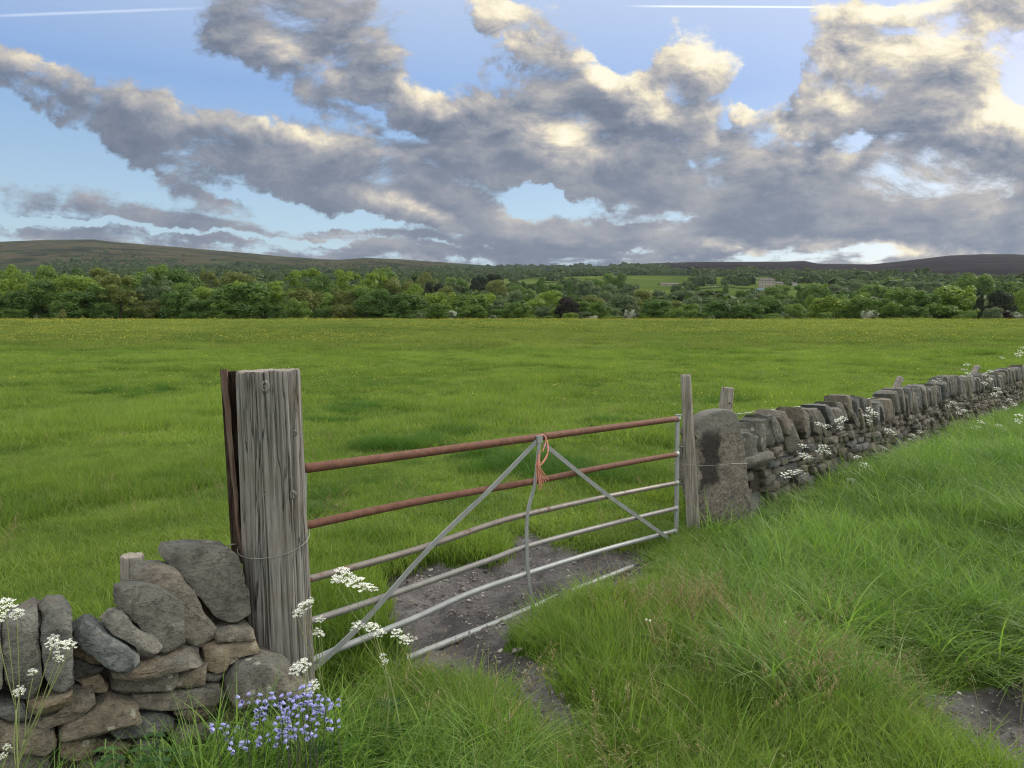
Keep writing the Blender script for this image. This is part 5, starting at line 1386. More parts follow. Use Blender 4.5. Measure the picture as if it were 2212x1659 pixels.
ROWN = lambda Y: 'in the front row' if Y < 172 else ('in the second row' if Y < 260 else 'in the valley')
MARKS = [(60, 'at the far left edge'), (300, 'left of the big gatepost'), (560, 'above the big gatepost'), (820, 'above the left of the gate'), (1050, 'near the black conifers'), (1228, 'by the purple tree'), (1482, 'above the tall thin stake'), (1650, 'below the farmhouse'), (1800, 'right of the farmhouse'), (1945, 'above the nearer leaning stake'), (2110, 'above the farther stake'), (2212, 'at the right edge')]
ORD = ['leftmost', 'second from left', 'third from left', 'fourth from left', 'fifth from left', 'sixth from left', 'seventh from left', 'eighth from left', 'ninth from left', 'tenth from left']
keys = {}
for i, (x, yt, hw, Y, kind, colr) in enumerate(TREES):
    mk = min(MARKS, key=lambda m: abs(m[0] - x))[1]
    keys.setdefault((LOOK[(kind, colr)], ROWN(Y), mk), []).append((x, i))
labels = {}
for (lk, rw_, mk), v in keys.items():
    v.sort()
    for n_, (x, i) in enumerate(v):
        labels[i] = (ORD[n_] + ' ' if len(v) > 1 else '') + lk + ' ' + rw_ + ' ' + mk
for i, tr_ in enumerate(TREES):
    if tr_[4] == 'dome' and tr_[5] == 'maroon': labels[i] = 'lone purple-black tree standing out in the front row above the gate'
    if len(labels[i].split()) > 16: labels[i] = labels[i].replace(' in the ', ' ', 1)
GRP = {0: 'trees along the far edge of the field', 1: 'trees just behind the first row', 2: 'trees down in the valley'}
for i, (x, yt, hw, Y, kind, colr) in enumerate(TREES):
    q = random.Random(i * 17 + 3)
    top = W(x, yt, Y); bz = float(land_z(top.x, Y)) - .1
    H = max(top.z - bz, 1.5); wd = 2 * hw / F * Y * 1.22
    low = kind == 'bushy'
    if Y > 250:      # let the crowns of valley trees stand no taller than real ones
        if H > 22: bz = top.z - 22; H = 22
    e = empty('hawthorn_bush' if colr == 'white' else ('sapling' if hw < 15 and kind == 'column' else ('bush' if low and H < 4 else 'tree')), (top.x, Y, bz), labels[i], 'bush' if (colr == 'white' or (low and H < 4)) else 'tree', GRP[0 if Y < 172 else (1 if Y < 260 else 2)])
    cr_ = bpy.data.objects.new('crown', CM[(kind, q.randrange(3), 'wide') if (kind != 'column' and wd / H > 1.3) else (kind, q.randrange(3 if kind != 'column' else 2))]); link(cr_, e)
    cr_.material_slots[0].link = 'OBJECT'; cr_.material_slots[0].material = TM[colr]
    cr_.scale = (wd, wd * q.uniform(.8, 1.05), H * (1.0 if not low else 1.0)); cr_.rotation_euler = (0, 0, q.uniform(0, 6.28))
    if not (low and H < 4):
        tk = bpy.data.objects.new('trunk', TR[q.randrange(3)]); link(tk, e); tk.scale = (min(wd, H), min(wd, H), H); tk.rotation_euler = (0, 0, q.uniform(0, 6.28))

# far woods on the valley sides
def far_crown(seed):
    q = np.random.default_rng(seed); n = 260
    d = q.normal(0, 1, (n, 3)); d /= np.linalg.norm(d, axis=1)[:, None]; d[:, 2] = np.abs(d[:, 2]) * 1.0 - .12
    lob = q.normal(0, 1, (9, 3)); lob /= np.linalg.norm(lob, axis=1)[:, None]
    C = d * [.5, .5, .62] * (.86 + .30 * np.max(d @ lob.T, axis=1)[:, None] ** 6 + .05 * q.normal(0, 1, (n, 1))) + [0, 0, .12]
    nv = d + q.normal(0, .35, (n, 3)); nv /= np.linalg.norm(nv, axis=1)[:, None]
    u = np.cross(nv, q.normal(0, 1, (n, 3))); u /= np.linalg.norm(u, axis=1)[:, None]; w = np.cross(nv, u); s = .085
    V = np.concatenate([C - u * s - w * s, C + u * s - w * s, C + u * s + w * s, C - u * s + w * s]); i = np.arange(n)
    me = mesh_of('far_crown', V, np.stack([i, i + n, i + 2 * n, i + 3 * n], -1), [M['far_leaf']], False, {'bl': np.tile(q.uniform(0, 1, n), 4)})
    o = bpy.data.objects.new('far_crown', me); PROTO.objects.link(o); return o
M['far_leaf'] = mat('woodland_leaves', foliage_f((.022, .044, .016), (.085, .125, .036)), .7, .15)
FC = [far_crown(500 + i) for i in range(4)]
q = np.random.default_rng(77); n = 42000
Yv = np.exp(q.uniform(math.log(190), math.log(3400), n)); px = q.uniform(-300, 2500, n); Xv = (px - 1106) / F * Yv
wl = wood_line(px) + 130 * snoise(px * .02, px * .003, 90)
keep = Yv < wl
scattered = (Yv < wl + 700) & (q.uniform(0, 1, n) < .05 + .45 * (px < 900) * (snoise(px * .02, Yv * .006, 97) > .12))
keep |= scattered
fld = np.array([in_field(a, b, 4) for a, b in zip(px, Yv)]) & ~((px > 1100) & (snoise(px * .055, np.log(Yv) * 14, 98) > .30) & (q.uniform(0, 1, n) < .5))
keep &= ~fld
keep &= ~((snoise(px * .055, np.log(Yv) * 14, 98) <= .30) & (px > 1010) & (px < 1790) & (Yv < 1320) & ~((Yv < 430) & (q.uniform(0, 1, n) < .5))) & ~((px > 840) & (px <= 1010) & (Yv > 700) & (Yv < 1150) & (q.uniform(0, 1, n) < .7)) & (snoise(px * .03, np.log(Yv) * 9, 95) > -.22)
keep &= ~((Yv < 900) & (q.uniform(0, 1, n) < .55)) & ~((Yv > 2300) & (q.uniform(0, 1, n) < .25))
px, Xv, Yv, wl = px[keep], Xv[keep], Yv[keep], wl[keep]; n = len(Xv)
s = np.exp(q.normal(math.log(13), .28, n)) * (.75 + .25 * (Yv > 500)) * np.where(Yv > wl, .6, 1)
hgt = s * q.uniform(.7, 1.05, n) * np.where(Yv < 500, .6, 1)
Zv = hill_z(Xv, Yv) - .5
scatter('woodland', FC, np.stack([Xv, Yv, Zv], -1), np.stack([0 * s, 0 * s, q.uniform(0, 6.28, n)], -1), np.stack([s, s, hgt], -1), q.integers(0, 4, n))
# hedges dividing the pastures
HEDGES = [[(1018, 606), (1100, 602), (1230, 604)], [(1085, 622), (1180, 612), (1236, 606)], [(1236, 606), (1300, 620), (1330, 626)], [(1100, 630), (1240, 634)], [(1420, 615), (1520, 617), (1570, 617)], [(1500, 627), (1560, 621), (1640, 626)], [(1280, 640), (1380, 642)], [(1685, 660), (1730, 652)], [(1560, 602), (1640, 604)], [(1800, 560 + 44), (1880, 606)]]
def ground_at(x, y):
    """the point of the valley side that appears at x, y"""
    for Y in np.geomspace(200, 3500, 400):
        p = W(x, y, Y)
        if p.z <= float(hill_z(p.x, Y)): return p
    return W(x, y, 3000)
q = np.random.default_rng(78); hp = []
for line in HEDGES:
    for (a, c) in zip(line[:-1], line[1:]):
        A, B_ = ground_at(*a), ground_at(*c); L_ = (B_ - A).length
        for k in range(int(L_ / 2.2)):
            p = A.lerp(B_, q.uniform(0, 1)); hp.append((p.x, p.y, float(hill_z(p.x, p.y)) - .3))
hp = np.array(hp); n = len(hp); s = q.uniform(2.2, 3.6, n)
scatter('hedge_lines', FC, hp, np.stack([0 * s, 0 * s, q.uniform(0, 6.28, n)], -1), np.stack([s, s, s * .7], -1), q.integers(0, 4, n))

# ---------------------------------------------------------------- cow parsley
M['petal'] = mat('white_petal', lambda t, b: t.put(b.inputs['Base Color'], (.78, .80, .72)), .6, .3)
M['parsley_stem'] = mat('cow_parsley_stem', lambda t, b: t.put(b.inputs['Base Color'], (.17, .21, .07)), .6, .3)
M['dark_leaf'] = leaf_mat('dark_fern_leaf', (.025, .070, .016), (.055, .125, .030), .35, attr=False)
def umbel(b_fl, b_st, c, ax, R_, seed, nu=11):
    """one flat-topped head: rays ending in little clusters of five-petalled flowers"""
    q = random.Random(seed); ax = ax.normalized(); u = ax.cross(Vector((.3, 1, 0))).normalized(); w = ax.cross(u)
    root = c - ax * R_ * .75
    for k in range(nu):
        a = k * 2.4 + q.random() * .5; rr_ = R_ * math.sqrt((k + .5) / nu) * q.uniform(.85, 1.1)
        m = c + (u * math.cos(a) + w * math.sin(a)) * rr_ - ax * (rr_ ** 2 / R_ * .35) + Vector((0, 0, q.gauss(0, .003)))
        b_st.tube([root, root.lerp(m, .5) + ax * .006, m - ax * .006], .0007, 3, False)
        for j in range(9):
            a2 = j * 2.4; r2 = R_ * .20 * math.sqrt((j + .4) / 9)
            f = m + (u * math.cos(a2) + w * math.sin(a2)) * r2 + ax * q.uniform(-.001, .003)
            s = R_ * q.uniform(.055, .08); n = (ax + Vector((q.gauss(0, .35), q.gauss(0, .35), 0))).normalized(); uu_ = n.cross(Vector((q.random(), 1, 0))).normalized(); ww_ = n.cross(uu_)
            pts = []
            for i in range(10):
                th = math.pi * i / 5; rad = s * (1.25 if i % 2 == 0 else .55)
                pts.append(f + (uu_ * math.cos(th) + ww_ * math.sin(th)) * rad)
            b_fl.add([f - n * s * .2] + pts, [(0, 1 + i, 1 + (i + 1) % 10) for i in range(10)])
def fern_leaf(b, p0, d, L_, seed):
    q = random.Random(seed); d = d.normalized(); side = d.cross(Vector((0, 0, 1))).normalized()
    for k in range(1, 9):
        t = k / 8; p = p0 + d * L_ * t - Vector((0, 0, 1)) * L_ * .35 * t * t
        for sg in (-1, 1):
            l2 = L_ * .42 * (1.1 - t) + .012; dd = (d * .5 + side * sg).normalized()
            for m in range(1, 5):
                c = p + dd * l2 * m / 4; wdt = .007 * (1.2 - m / 5)
                b.add([c - dd * .011, c + d * wdt + Vector((0, 0, q.gauss(0, .003))), c + dd * .012, c - d * wdt], [(0, 1, 2, 3)])
def parsley(base, heads, Y, label, size=.034, group='cow parsley plants', leaves=2, seed=1):
    """heads: photo points with a distance each"""
    B0 = Vector(base)
    e = empty('cow_parsley', B0, label, 'wildflower', group)
    q = random.Random(seed * 31); b = MB(); H_ = [W(x, y, Y + dy) for (x, y, dy, *_) in heads]
    ctr = sum(H_, Vector()) / len(H_)
    fork = B0.lerp(ctr, .62) + Vector((q.gauss(0, .01), 0, .02))
    b.tube(smooth_path([B0, B0.lerp(fork, .5) + Vector((q.gauss(0, .012), q.gauss(0, .012), 0)), fork], 5), .0024, 5)
    for i, h in enumerate(H_):
        st0 = fork if i % 2 == 0 else B0.lerp(fork, .8)
        md_ = st0.lerp(h, .5) + (h - ctr) * .12 + Vector((0, 0, -.01))
        b.tube(smooth_path([st0, md_, h - Vector((0, 0, 1)) * size * .7], 5), .0014, 4)
    obj('stem', b.mesh('stem', [M['parsley_stem']]), e)
    for i, h in enumerate(H_):
        k = heads[i][3] if len(heads[i]) > 3 else 1
        bf, bs = MB(), MB()
        umbel(bf, bs, h, Vector((q.gauss(0, .18), -.38 + q.gauss(0, .15), 1)), size * k, seed * 100 + i, 19 if Y < 5 else 12)
        nv = len(bs.v)
        me = mesh_of('flower_head', bs.v + bf.v, bs.f + [tuple(j + nv for j in f) for f in bf.f], [M['parsley_stem'], M['petal']], False, None, [0] * len(bs.f) + [1] * len(bf.f))
        obj('flower_head', me, e)
    if leaves:
        for i in range(leaves):
            bl_ = MB(); a = q.uniform(0, 6.28); p = B0.lerp(fork, q.uniform(.15, .7)); fern_leaf(bl_, p, Vector((math.cos(a), math.sin(a), .5)), q.uniform(.10, .17), seed + i)
            obj('leaf', bl_.mesh('leaf', [M['dark_leaf']], False), e)
def G(x, y, lift=0.0):
    p = WZ(x, y, lift); return Vector((p.x, p.y, float(gz(p.x, p.y))))
def gp_(X, Y): return Vector((X, Y, float(gz(X, Y))))
LP = [  # near plants: base x, base y distance, heads, label
    (-1.52, 2.22, 2.30, [(12, 1303, 0, 1.0), (36, 1322, .02, .8), (-10, 1330, 0, 1)], 'white umbel at the far left edge, above the upright coping stones'),
    (-1.66, 2.20, 2.34, [(112, 1382, 0, .7), (128, 1392, .02, .8), (150, 1388, 0, .7), (128, 1420, .01, .5), (70, 1450, 0, .5), (40, 1492, 0, .6)], 'white umbels in front of the upright coping stones, drooping to the left'),
    (-1.65, 2.1, 2.15, [(15, 1612, 0, .4), (8, 1632, 0, .4)], 'tiny white umbel low in the grass at the bottom left corner'),
    (-.46, 3.10, 3.10, [(745, 1242, .02, 1.15), (775, 1256, 0, 1.1), (800, 1268, .02, .8), (728, 1252, .03, .7)], 'large spray of white umbels in front of the third gate rail beside the gatepost'),
    (-.72, 2.95, 2.95, [(655, 1305, 0, .8), (643, 1322, 0, .6), (668, 1298, 0, .5), (692, 1337, 0, .5), (690, 1365, 0, .6)], 'white umbels overlapping the right side of the big gatepost'),
    (-.44, 2.90, 2.90, [(772, 1348, 0, .7), (805, 1352, .02, .85), (820, 1365, .02, .6), (858, 1366, 0, .65), (878, 1380, .01, .65)], 'row of white umbels in front of the lowest gate rails'),
    (-.80, 2.62, 2.62, [(640, 1442, 0, .75), (656, 1432, 0, .7), (678, 1478, 0, .6), (668, 1492, 0, .5)], 'white umbels at the foot of the gatepost above the bluebells'),
    (-.47, 2.80, 2.80, [(826, 1416, 0, .35), (832, 1428, 0, .35)], 'very small white umbel low down left of the mud')]
for i, (bx, by, Y, hd, lb) in enumerate(LP):
    parsley(gp_(bx, by), hd, Y, lb, .040 * Y / 2.9, seed=i + 1)
RP = [  # along the right wall: distance, heads, label, size
    (6.3, [(1697, 1024, 0, .8), (1712, 1018, 0, .9), (1728, 1016, 0, .8)], 'white umbels low in front of the gap in the right wall', 1736, 1200),
    (6.1, [(1684, 1143, 0, .7), (1687, 1152, 0, .5)], 'small white umbel in the long grass right of the upright stone', 1690, 1240),
    (6.9, [(1735, 961, 0, .8), (1736, 982, 0, .9), (1748, 985, 0, .6)], 'two white umbels against the nearest coping stones', 1745, 1120),
    (7.2, [(1770, 914, 0, .8), (1786, 918, 0, .8), (1779, 962, 0, 1), (1771, 972, 0, .8), (1790, 975, 0, .7)], 'tall white umbels rising over the near end of the wall coping', 1790, 1110),
    (7.0, [(1776, 1087, 0, .7)], 'single white umbel in the grass below the near part of the wall', 1780, 1190),
    (8.0, [(1812, 906, 0, 1), (1822, 902, 0, .8), (1815, 922, 0, .8)], 'pair of white umbels in front of the third coping stones', 1830, 1080),
    (7.6, [(1851, 986, 0, .7), (1862, 1069, 0, .8), (1841, 1036, 0, .9), (1846, 1046, 0, .7)], 'loose white umbels in mid verge right of the wall gap', 1850, 1170),
    (8.4, [(1880, 884, 0, .9), (1872, 896, 0, .9), (1890, 892, 0, .8), (1878, 908, 0, .7)], 'broad white umbels overlapping the coping in the middle of the wall', 1905, 1060),
    (8.0, [(1873, 1004, 0, 1.2), (1880, 1014, 0, .9), (1866, 1018, 0, .8)], 'dense white umbel in the verge below the middle of the wall', 1876, 1130),
    (7.3, [(1895, 1069, 0, .9), (1902, 1078, 0, .6), (1864, 1117, 0, .8), (1870, 1126, 0, .5)], 'scattered white umbels low in the long grass at right', 1880, 1200),
    (8.8, [(1920, 928, 0, .9), (1932, 934, 0, .7)], 'white umbel at the end of a long slanting stem by the wall', 1860, 1060),
    (9.6, [(2006, 972, 0, .8), (2020, 978, 0, .7)], 'small white umbels in the verge below the first leaning stake', 2000, 1060),
    (12.5, [(2020, 822, 0, 1), (2030, 818, 0, .8)], 'white umbel standing above the wall top between the leaning stakes', 2030, 950),
    (12.8, [(2089, 786, 0, 1.1), (2084, 797, 0, 1), (2092, 806, 0, 1.1), (2080, 812, 0, .7)], 'tall white umbel just left of the farther leaning stake', 2110, 950),
    (12.2, [(2139, 817, 0, 1), (2154, 838, 0, 1), (2128, 826, 0, .9), (2148, 850, 0, 1), (2160, 846, 0, .8)], 'thick cluster of white umbels just right of the farther leaning stake', 2150, 960),
    (11.4, [(2082, 885, 0, .9), (2100, 925, 0, .9), (2072, 892, 0, .7)], 'white umbels at the foot of the wall below the farther stake', 2100, 1010),
    (11.0, [(2121, 910, 0, 1.2), (2114, 922, 0, 1), (2157, 918, 0, .9), (2170, 926, 0, .8)], 'dense patch of white umbels in the verge under the far wall', 2140, 1020),
    (9.4, [(2121, 972, 0, .9), (2183, 968, 0, .8), (2125, 1029, 0, .8)], 'widely spaced white umbels near the right edge of the verge', 2150, 1100),
    (10.4, [(2204, 896, 0, 1.2), (2200, 908, 0, 1), (2208, 950, 0, 1)], 'white umbels cut by the right edge below the wall', 2205, 1040),
    (9.5, [(2207, 759, 0, 1), (2200, 765, 0, .8), (2165, 771, 0, .7), (2212, 750, 0, .9)], 'tallest white umbels, reaching above the wall at the right edge', 2230, 1060)]
RP += [
    (6.0, [(1820, 1180, 0, .6), (1832, 1186, 0, .5)], 'small white umbels deep in the middle of the long verge grass', 1826, 1260),
    (6.8, [(1965, 1120, 0, .7), (1978, 1128, 0, .6), (1955, 1132, 0, .5)], 'low white umbels in the verge below the dense far patch', 1966, 1200),
    (7.8, [(2040, 1008, 0, .8), (2052, 1016, 0, .6)], 'pair of white umbels in the verge left of the widely spaced ones', 2046, 1090),
    (13.5, [(2180, 862, 0, 1), (2192, 872, 0, .9), (2172, 880, 0, .9)], 'white umbels crowding the foot of the wall near the right edge', 2184, 960),
    (9.0, [(1935, 1010, 0, .8), (1946, 1016, 0, .7), (1926, 1020, 0, .6)], 'white umbels in the verge left of the lone pair, below the nearer stake', 1938, 1090),
    (8.2, [(2090, 1092, 0, .8), (2102, 1098, 0, .7), (2080, 1102, 0, .5)], 'lowest white umbels near the right edge of the verge', 2092, 1170),
    (11.8, [(2060, 868, 0, 1), (2048, 876, 0, .8), (2070, 880, 0, .8)], 'white umbels against the wall face under the farther leaning stake', 2062, 990),
    (10.8, [(2150, 985, 0, .9), (2162, 992, 0, .8), (2140, 996, 0, .7)], 'white umbels between the dense far patch and the right edge', 2152, 1060),
    (7.6, [(2168, 1132, 0, .8), (2180, 1140, 0, .6)], 'white umbel pair low down at the right, above the bare gravel', 2172, 1220),
    (14.5, [(2140, 800, 0, 1), (2128, 808, 0, .9)], 'white umbels on top of the wall just right of the farther stake tip', 2136, 900),
    (9.8, [(1900, 962, 0, .9), (1912, 968, 0, .7), (1890, 972, 0, .7)], 'white umbels at the wall foot right of the dense middle umbel', 1902, 1040),
    (10.2, [(1975, 940, 0, .8), (1988, 932, 0, .7), (1966, 948, 0, .6)], 'white umbels where the wall foot meets the grass under the nearer stake', 1978, 1020)]
for i, (Y, hd, lb, bx, by) in enumerate(RP):
    p = W(bx, by, Y); parsley(gp_(p.x, Y), hd, Y, lb, .058, leaves=1, seed=40 + i)

# ---------------------------------------------------------------- bluebells
M['bluebell'] = mat('bluebell_petal', lambda t, b: t.put(b.inputs['Base Color'], t.mix(t.noise(t.geo(), 60, 2, .5), (.21, .22, .50), (.43, .43, .74))), .5, .3)
M['bluebell_stem'] = mat('dark_bluebell_stem', lambda t, b: t.put(b.inputs['Base Color'], (.055, .05, .045)), .6, .3)
BB = [(850, 880, 130), (560, 1190, 70), (720, 1220, 150), (1100, 850, 200), (1030, 960, 260), (1230, 900, 120), (1340, 960, 180), (1290, 1030, 150), (1260, 1170, 160), (1420, 830, 150), (1530, 780, 170), (1620, 880, 150), (1560, 1010, 130), (1660, 960, 190), (1750, 980, 130), (1820, 930, 90), (1580, 1200, 160), (1850, 1180, 70), (1360, 1270, 150), (1080, 1330, 110), (950, 1370, 110), (1440, 1260, 80), (1250, 1330, 120), (760, 1400, 90), (1480, 880, 130), (1380, 1120, 120)]
BR = ['lowest', 'second lowest', 'third lowest', 'fourth lowest', 'fifth lowest', 'fourth highest', 'third highest', 'second highest', 'highest']
def bl_label(i):
    cols = [sorted([j for j in range(2, len(BB)) if a <= BB[j][0] < c], key=lambda j: -BB[j][1]) for a, c in ((0, 1060), (1060, 1270), (1270, 1450), (1450, 1640), (1640, 2400))]
    nm = ['left', 'left middle', 'middle', 'right middle', 'right']
    for c, n_ in zip(cols, nm):
        if i in c:
            k = c.index(i); w_ = BR[k] if k < len(c) / 2 else BR[len(BR) - (len(c) - k)]
            return w_ + ' violet-blue bluebell in the ' + n_ + ' part of the clump below the gatepost'
for i, (x, y, ln) in enumerate(BB):
    q = random.Random(i * 7 + 1); Y = 2.62 + q.uniform(-.16, .12)
    px_, py_ = 353.9 + .2 * x, 1327 + .2 * y
    top = W(px_, py_, Y); H_ = ln * .2 / F * Y * 1.15
    base = gp_(top.x + q.uniform(-.05, .05) + (.0), Y + q.uniform(-.03, .03))
    lb = None
    e = empty('bluebell', base, 'lone bluebell with the roundest head, leftmost of the upper ones, against the wall stones' if i == 0 else ('short bluebell farthest left in the clump, in front of a flat stone' if i == 1 else bl_label(i)), 'bluebell', 'bluebells at the end of the left wall')
    b = MB(); b.tube(smooth_path([base, base.lerp(top, .5) + Vector((q.gauss(0, .006), 0, 0)), top], 5), [.0024] * 6 + [.0016] * 4 + [.001], 5); obj('stem', b.mesh('stem', [M['bluebell_stem']]), e)
    bf = MB(); nb_ = max(5, int(H_ / .0080))
    for k in range(nb_):
        t = k / nb_; c0 = top - (top - base).normalized() * (t * H_); a = k * 2.1 + q.random()
        out = Vector((math.cos(a), math.sin(a), 0)); c = c0 + out * q.uniform(.008, .017)
        ax = (out * .75 + Vector((0, 0, q.uniform(-.5, .45)))).normalized(); u = ax.cross(Vector((0, 0, 1))).normalized(); w = ax.cross(u)
        l = q.uniform(.015, .022); r = .0052
        if q.random() < .22 and k > nb_ * .4: l *= .6; r *= .6
        V = [c - ax * .002]
        for (tt_, rr_) in ((.25, 1.0), (.7, 1.05)):
            V += [c + ax * l * tt_ + (u * math.cos(j * math.pi / 3) + w * math.sin(j * math.pi / 3)) * r * rr_ for j in range(6)]
        V += [c + ax * l * (.92 if j % 2 else .85) + (u * math.cos(j * math.pi / 3) + w * math.sin(j * math.pi / 3)) * r * 2.1 for j in range(6)]
        Fc = [(0, 1 + (j + 1) % 6, 1 + j) for j in range(6)] + [(1 + j, 1 + (j + 1) % 6, 7 + (j + 1) % 6, 7 + j) for j in range(6)]
        Fc += [(7 + j, 7 + (j + 1) % 6, 13 + j) for j in range(6)]
        bf.add(V, Fc)
    obj('flower_spike', bf.mesh('flower_spike', [M['bluebell']], False), e)
# the strap leaves at their feet
# ---------------------------------------------------------------- nettles by the left wall
M['nettle'] = leaf_mat('nettle_leaf', (.030, .075, .020), (.06, .13, .035), .3, attr=False)
def nettle(base, h, seed, label):
    q = random.Random(seed); e = empty('nettle', base, label, 'plant', 'nettles against the left wall')
    b = MB(); top = base + Vector((q.gauss(0, .02), q.gauss(0, .02), h)); b.tube([base, base.lerp(top, .5), top], .0022, 5); obj('stem', b.mesh('stem', [M['stem']]), e)
    bl_ = MB()
    for k in range(7):
        t = .25 + .75 * k / 7; p = base.lerp(top, t); a0 = k * math.pi / 2 + q.random() * .3; l = .075 * (1.25 - t * .75)
        for sg in (0, math.pi):
            d = Vector((math.cos(a0 + sg), math.sin(a0 + sg), .25)); d.normalize(); s = d.cross(Vector((0, 0, 1))).normalized()
            V = []; n = 9
            for i in range(n + 1):
                tt_ = i / n; wd = l * .34 * math.sin(math.pi * min(1, tt_ * 1.02) ** .75) * (1.0 + (.18 if i % 2 else -.12))
                c = p + d * l * tt_ - Vector((0, 0, 1)) * l * .45 * tt_ ** 2
                V += [c - s * wd + Vector((0, 0, .004)), c - Vector((0, 0, .002)), c + s * wd + Vector((0, 0, .004))]
            Fc = []
            for i in range(n): Fc += [(i * 3, i * 3 + 1, i * 3 + 4, i * 3 + 3), (i * 3 + 1, i * 3 + 2, i * 3 + 5, i * 3 + 4)]
            bl_.add(V, Fc)
    obj('foliage', bl_.mesh('foliage', [M['nettle']], False), e)
for i, (x, y, Y, h) in enumerate([(325, 1570, 2.50, .42), (300, 1600, 2.42, .36), (372, 1590, 2.50, .40), (250, 1605, 2.40, .34), (345, 1625, 2.36, .30), (205, 1615, 2.36, .32), (398, 1612, 2.5, .33)]):
    p = W(x, y, Y); nettle(Vector((p.x, Y, p.z - h)), h, i + 3, ['tallest dark nettle in front of the left wall', 'nettle just left of the tallest nettle', 'broad nettle right of the tallest nettle by the pale slabs', 'nettle left of the middle of the wall foot', 'short nettle low under the tallest nettle', 'leftmost nettle at the wall foot', 'rightmost nettle beside the pale tilted slab'][i])
# dry dandelion stalks in the front grass
M['straw_stem'] = mat('dry_stalk', lambda t, b: t.put(b.inputs['Base Color'], t.mix(t.noise(t.geo(), 20, 2, .5), (.28, .16, .07), (.50, .42, .26))), .7, .2)
M['seed_base'] = mat('spent_flower_base', lambda t, b: t.put(b.inputs['Base Color'], (.60, .55, .45)), .8, .2)
def stalk(pts, Y, label, head=True, r=.0026):
    P = [W(x, y, Y) for x, y in pts]
    low = P[0]; base = Vector((low.x, Y, low.z - .06))
    e = empty('dry_stalk', base, label, 'stalk', 'dry dandelion stalks in the front grass')
    b = MB(); b.tube(smooth_path([base] + P, 5), r, 6); obj('stem', b.mesh('stem', [M['straw_stem']]), e)
    if head:
        b = MB(); t_ = P[-1]; b.tube([t_ - Vector((0, 0, .004)), t_ + Vector((0, 0, .001)), t_ + Vector((0, 0, .006)), t_ + Vector((0, 0, .009))], [.003, .0062, .0060, .002], 8); obj('seed_head', b.mesh('seed_head', [M['seed_base']]), e)
stalk([(1412, 1400), (1405, 1370), (1396, 1340)], 3.75, 'brown dry stalk, leftmost of the pair below the gate mound')
stalk([(1416, 1400), (1412, 1370), (1404, 1342)], 3.72, 'brown dry stalk, right one of the pair below the gate mound')
stalk([(1722, 1385), (1705, 1350), (1697, 1345)], 3.8, 'pale dry stalk leaning left in the middle of the front grass')
stalk([(1728, 1385), (1715, 1370), (1728, 1342), (1733, 1333)], 3.82, 'pale dry stalk leaning right in the middle of the front grass', False)
stalk([(1740, 1452), (1722, 1425), (1700, 1405)], 3.5, 'broken straw-coloured stalk lying across the front grass', False, .0032)
stalk([(1560, 1430), (1552, 1408), (1540, 1400), (1528, 1432)], 3.55, 'bent pale stalk hooked over in the front grass', False, .0028)
stalk([(1585, 1425), (1575, 1405), (1566, 1390)], 3.6, 'short pale stalk right of the hooked stalk', False)

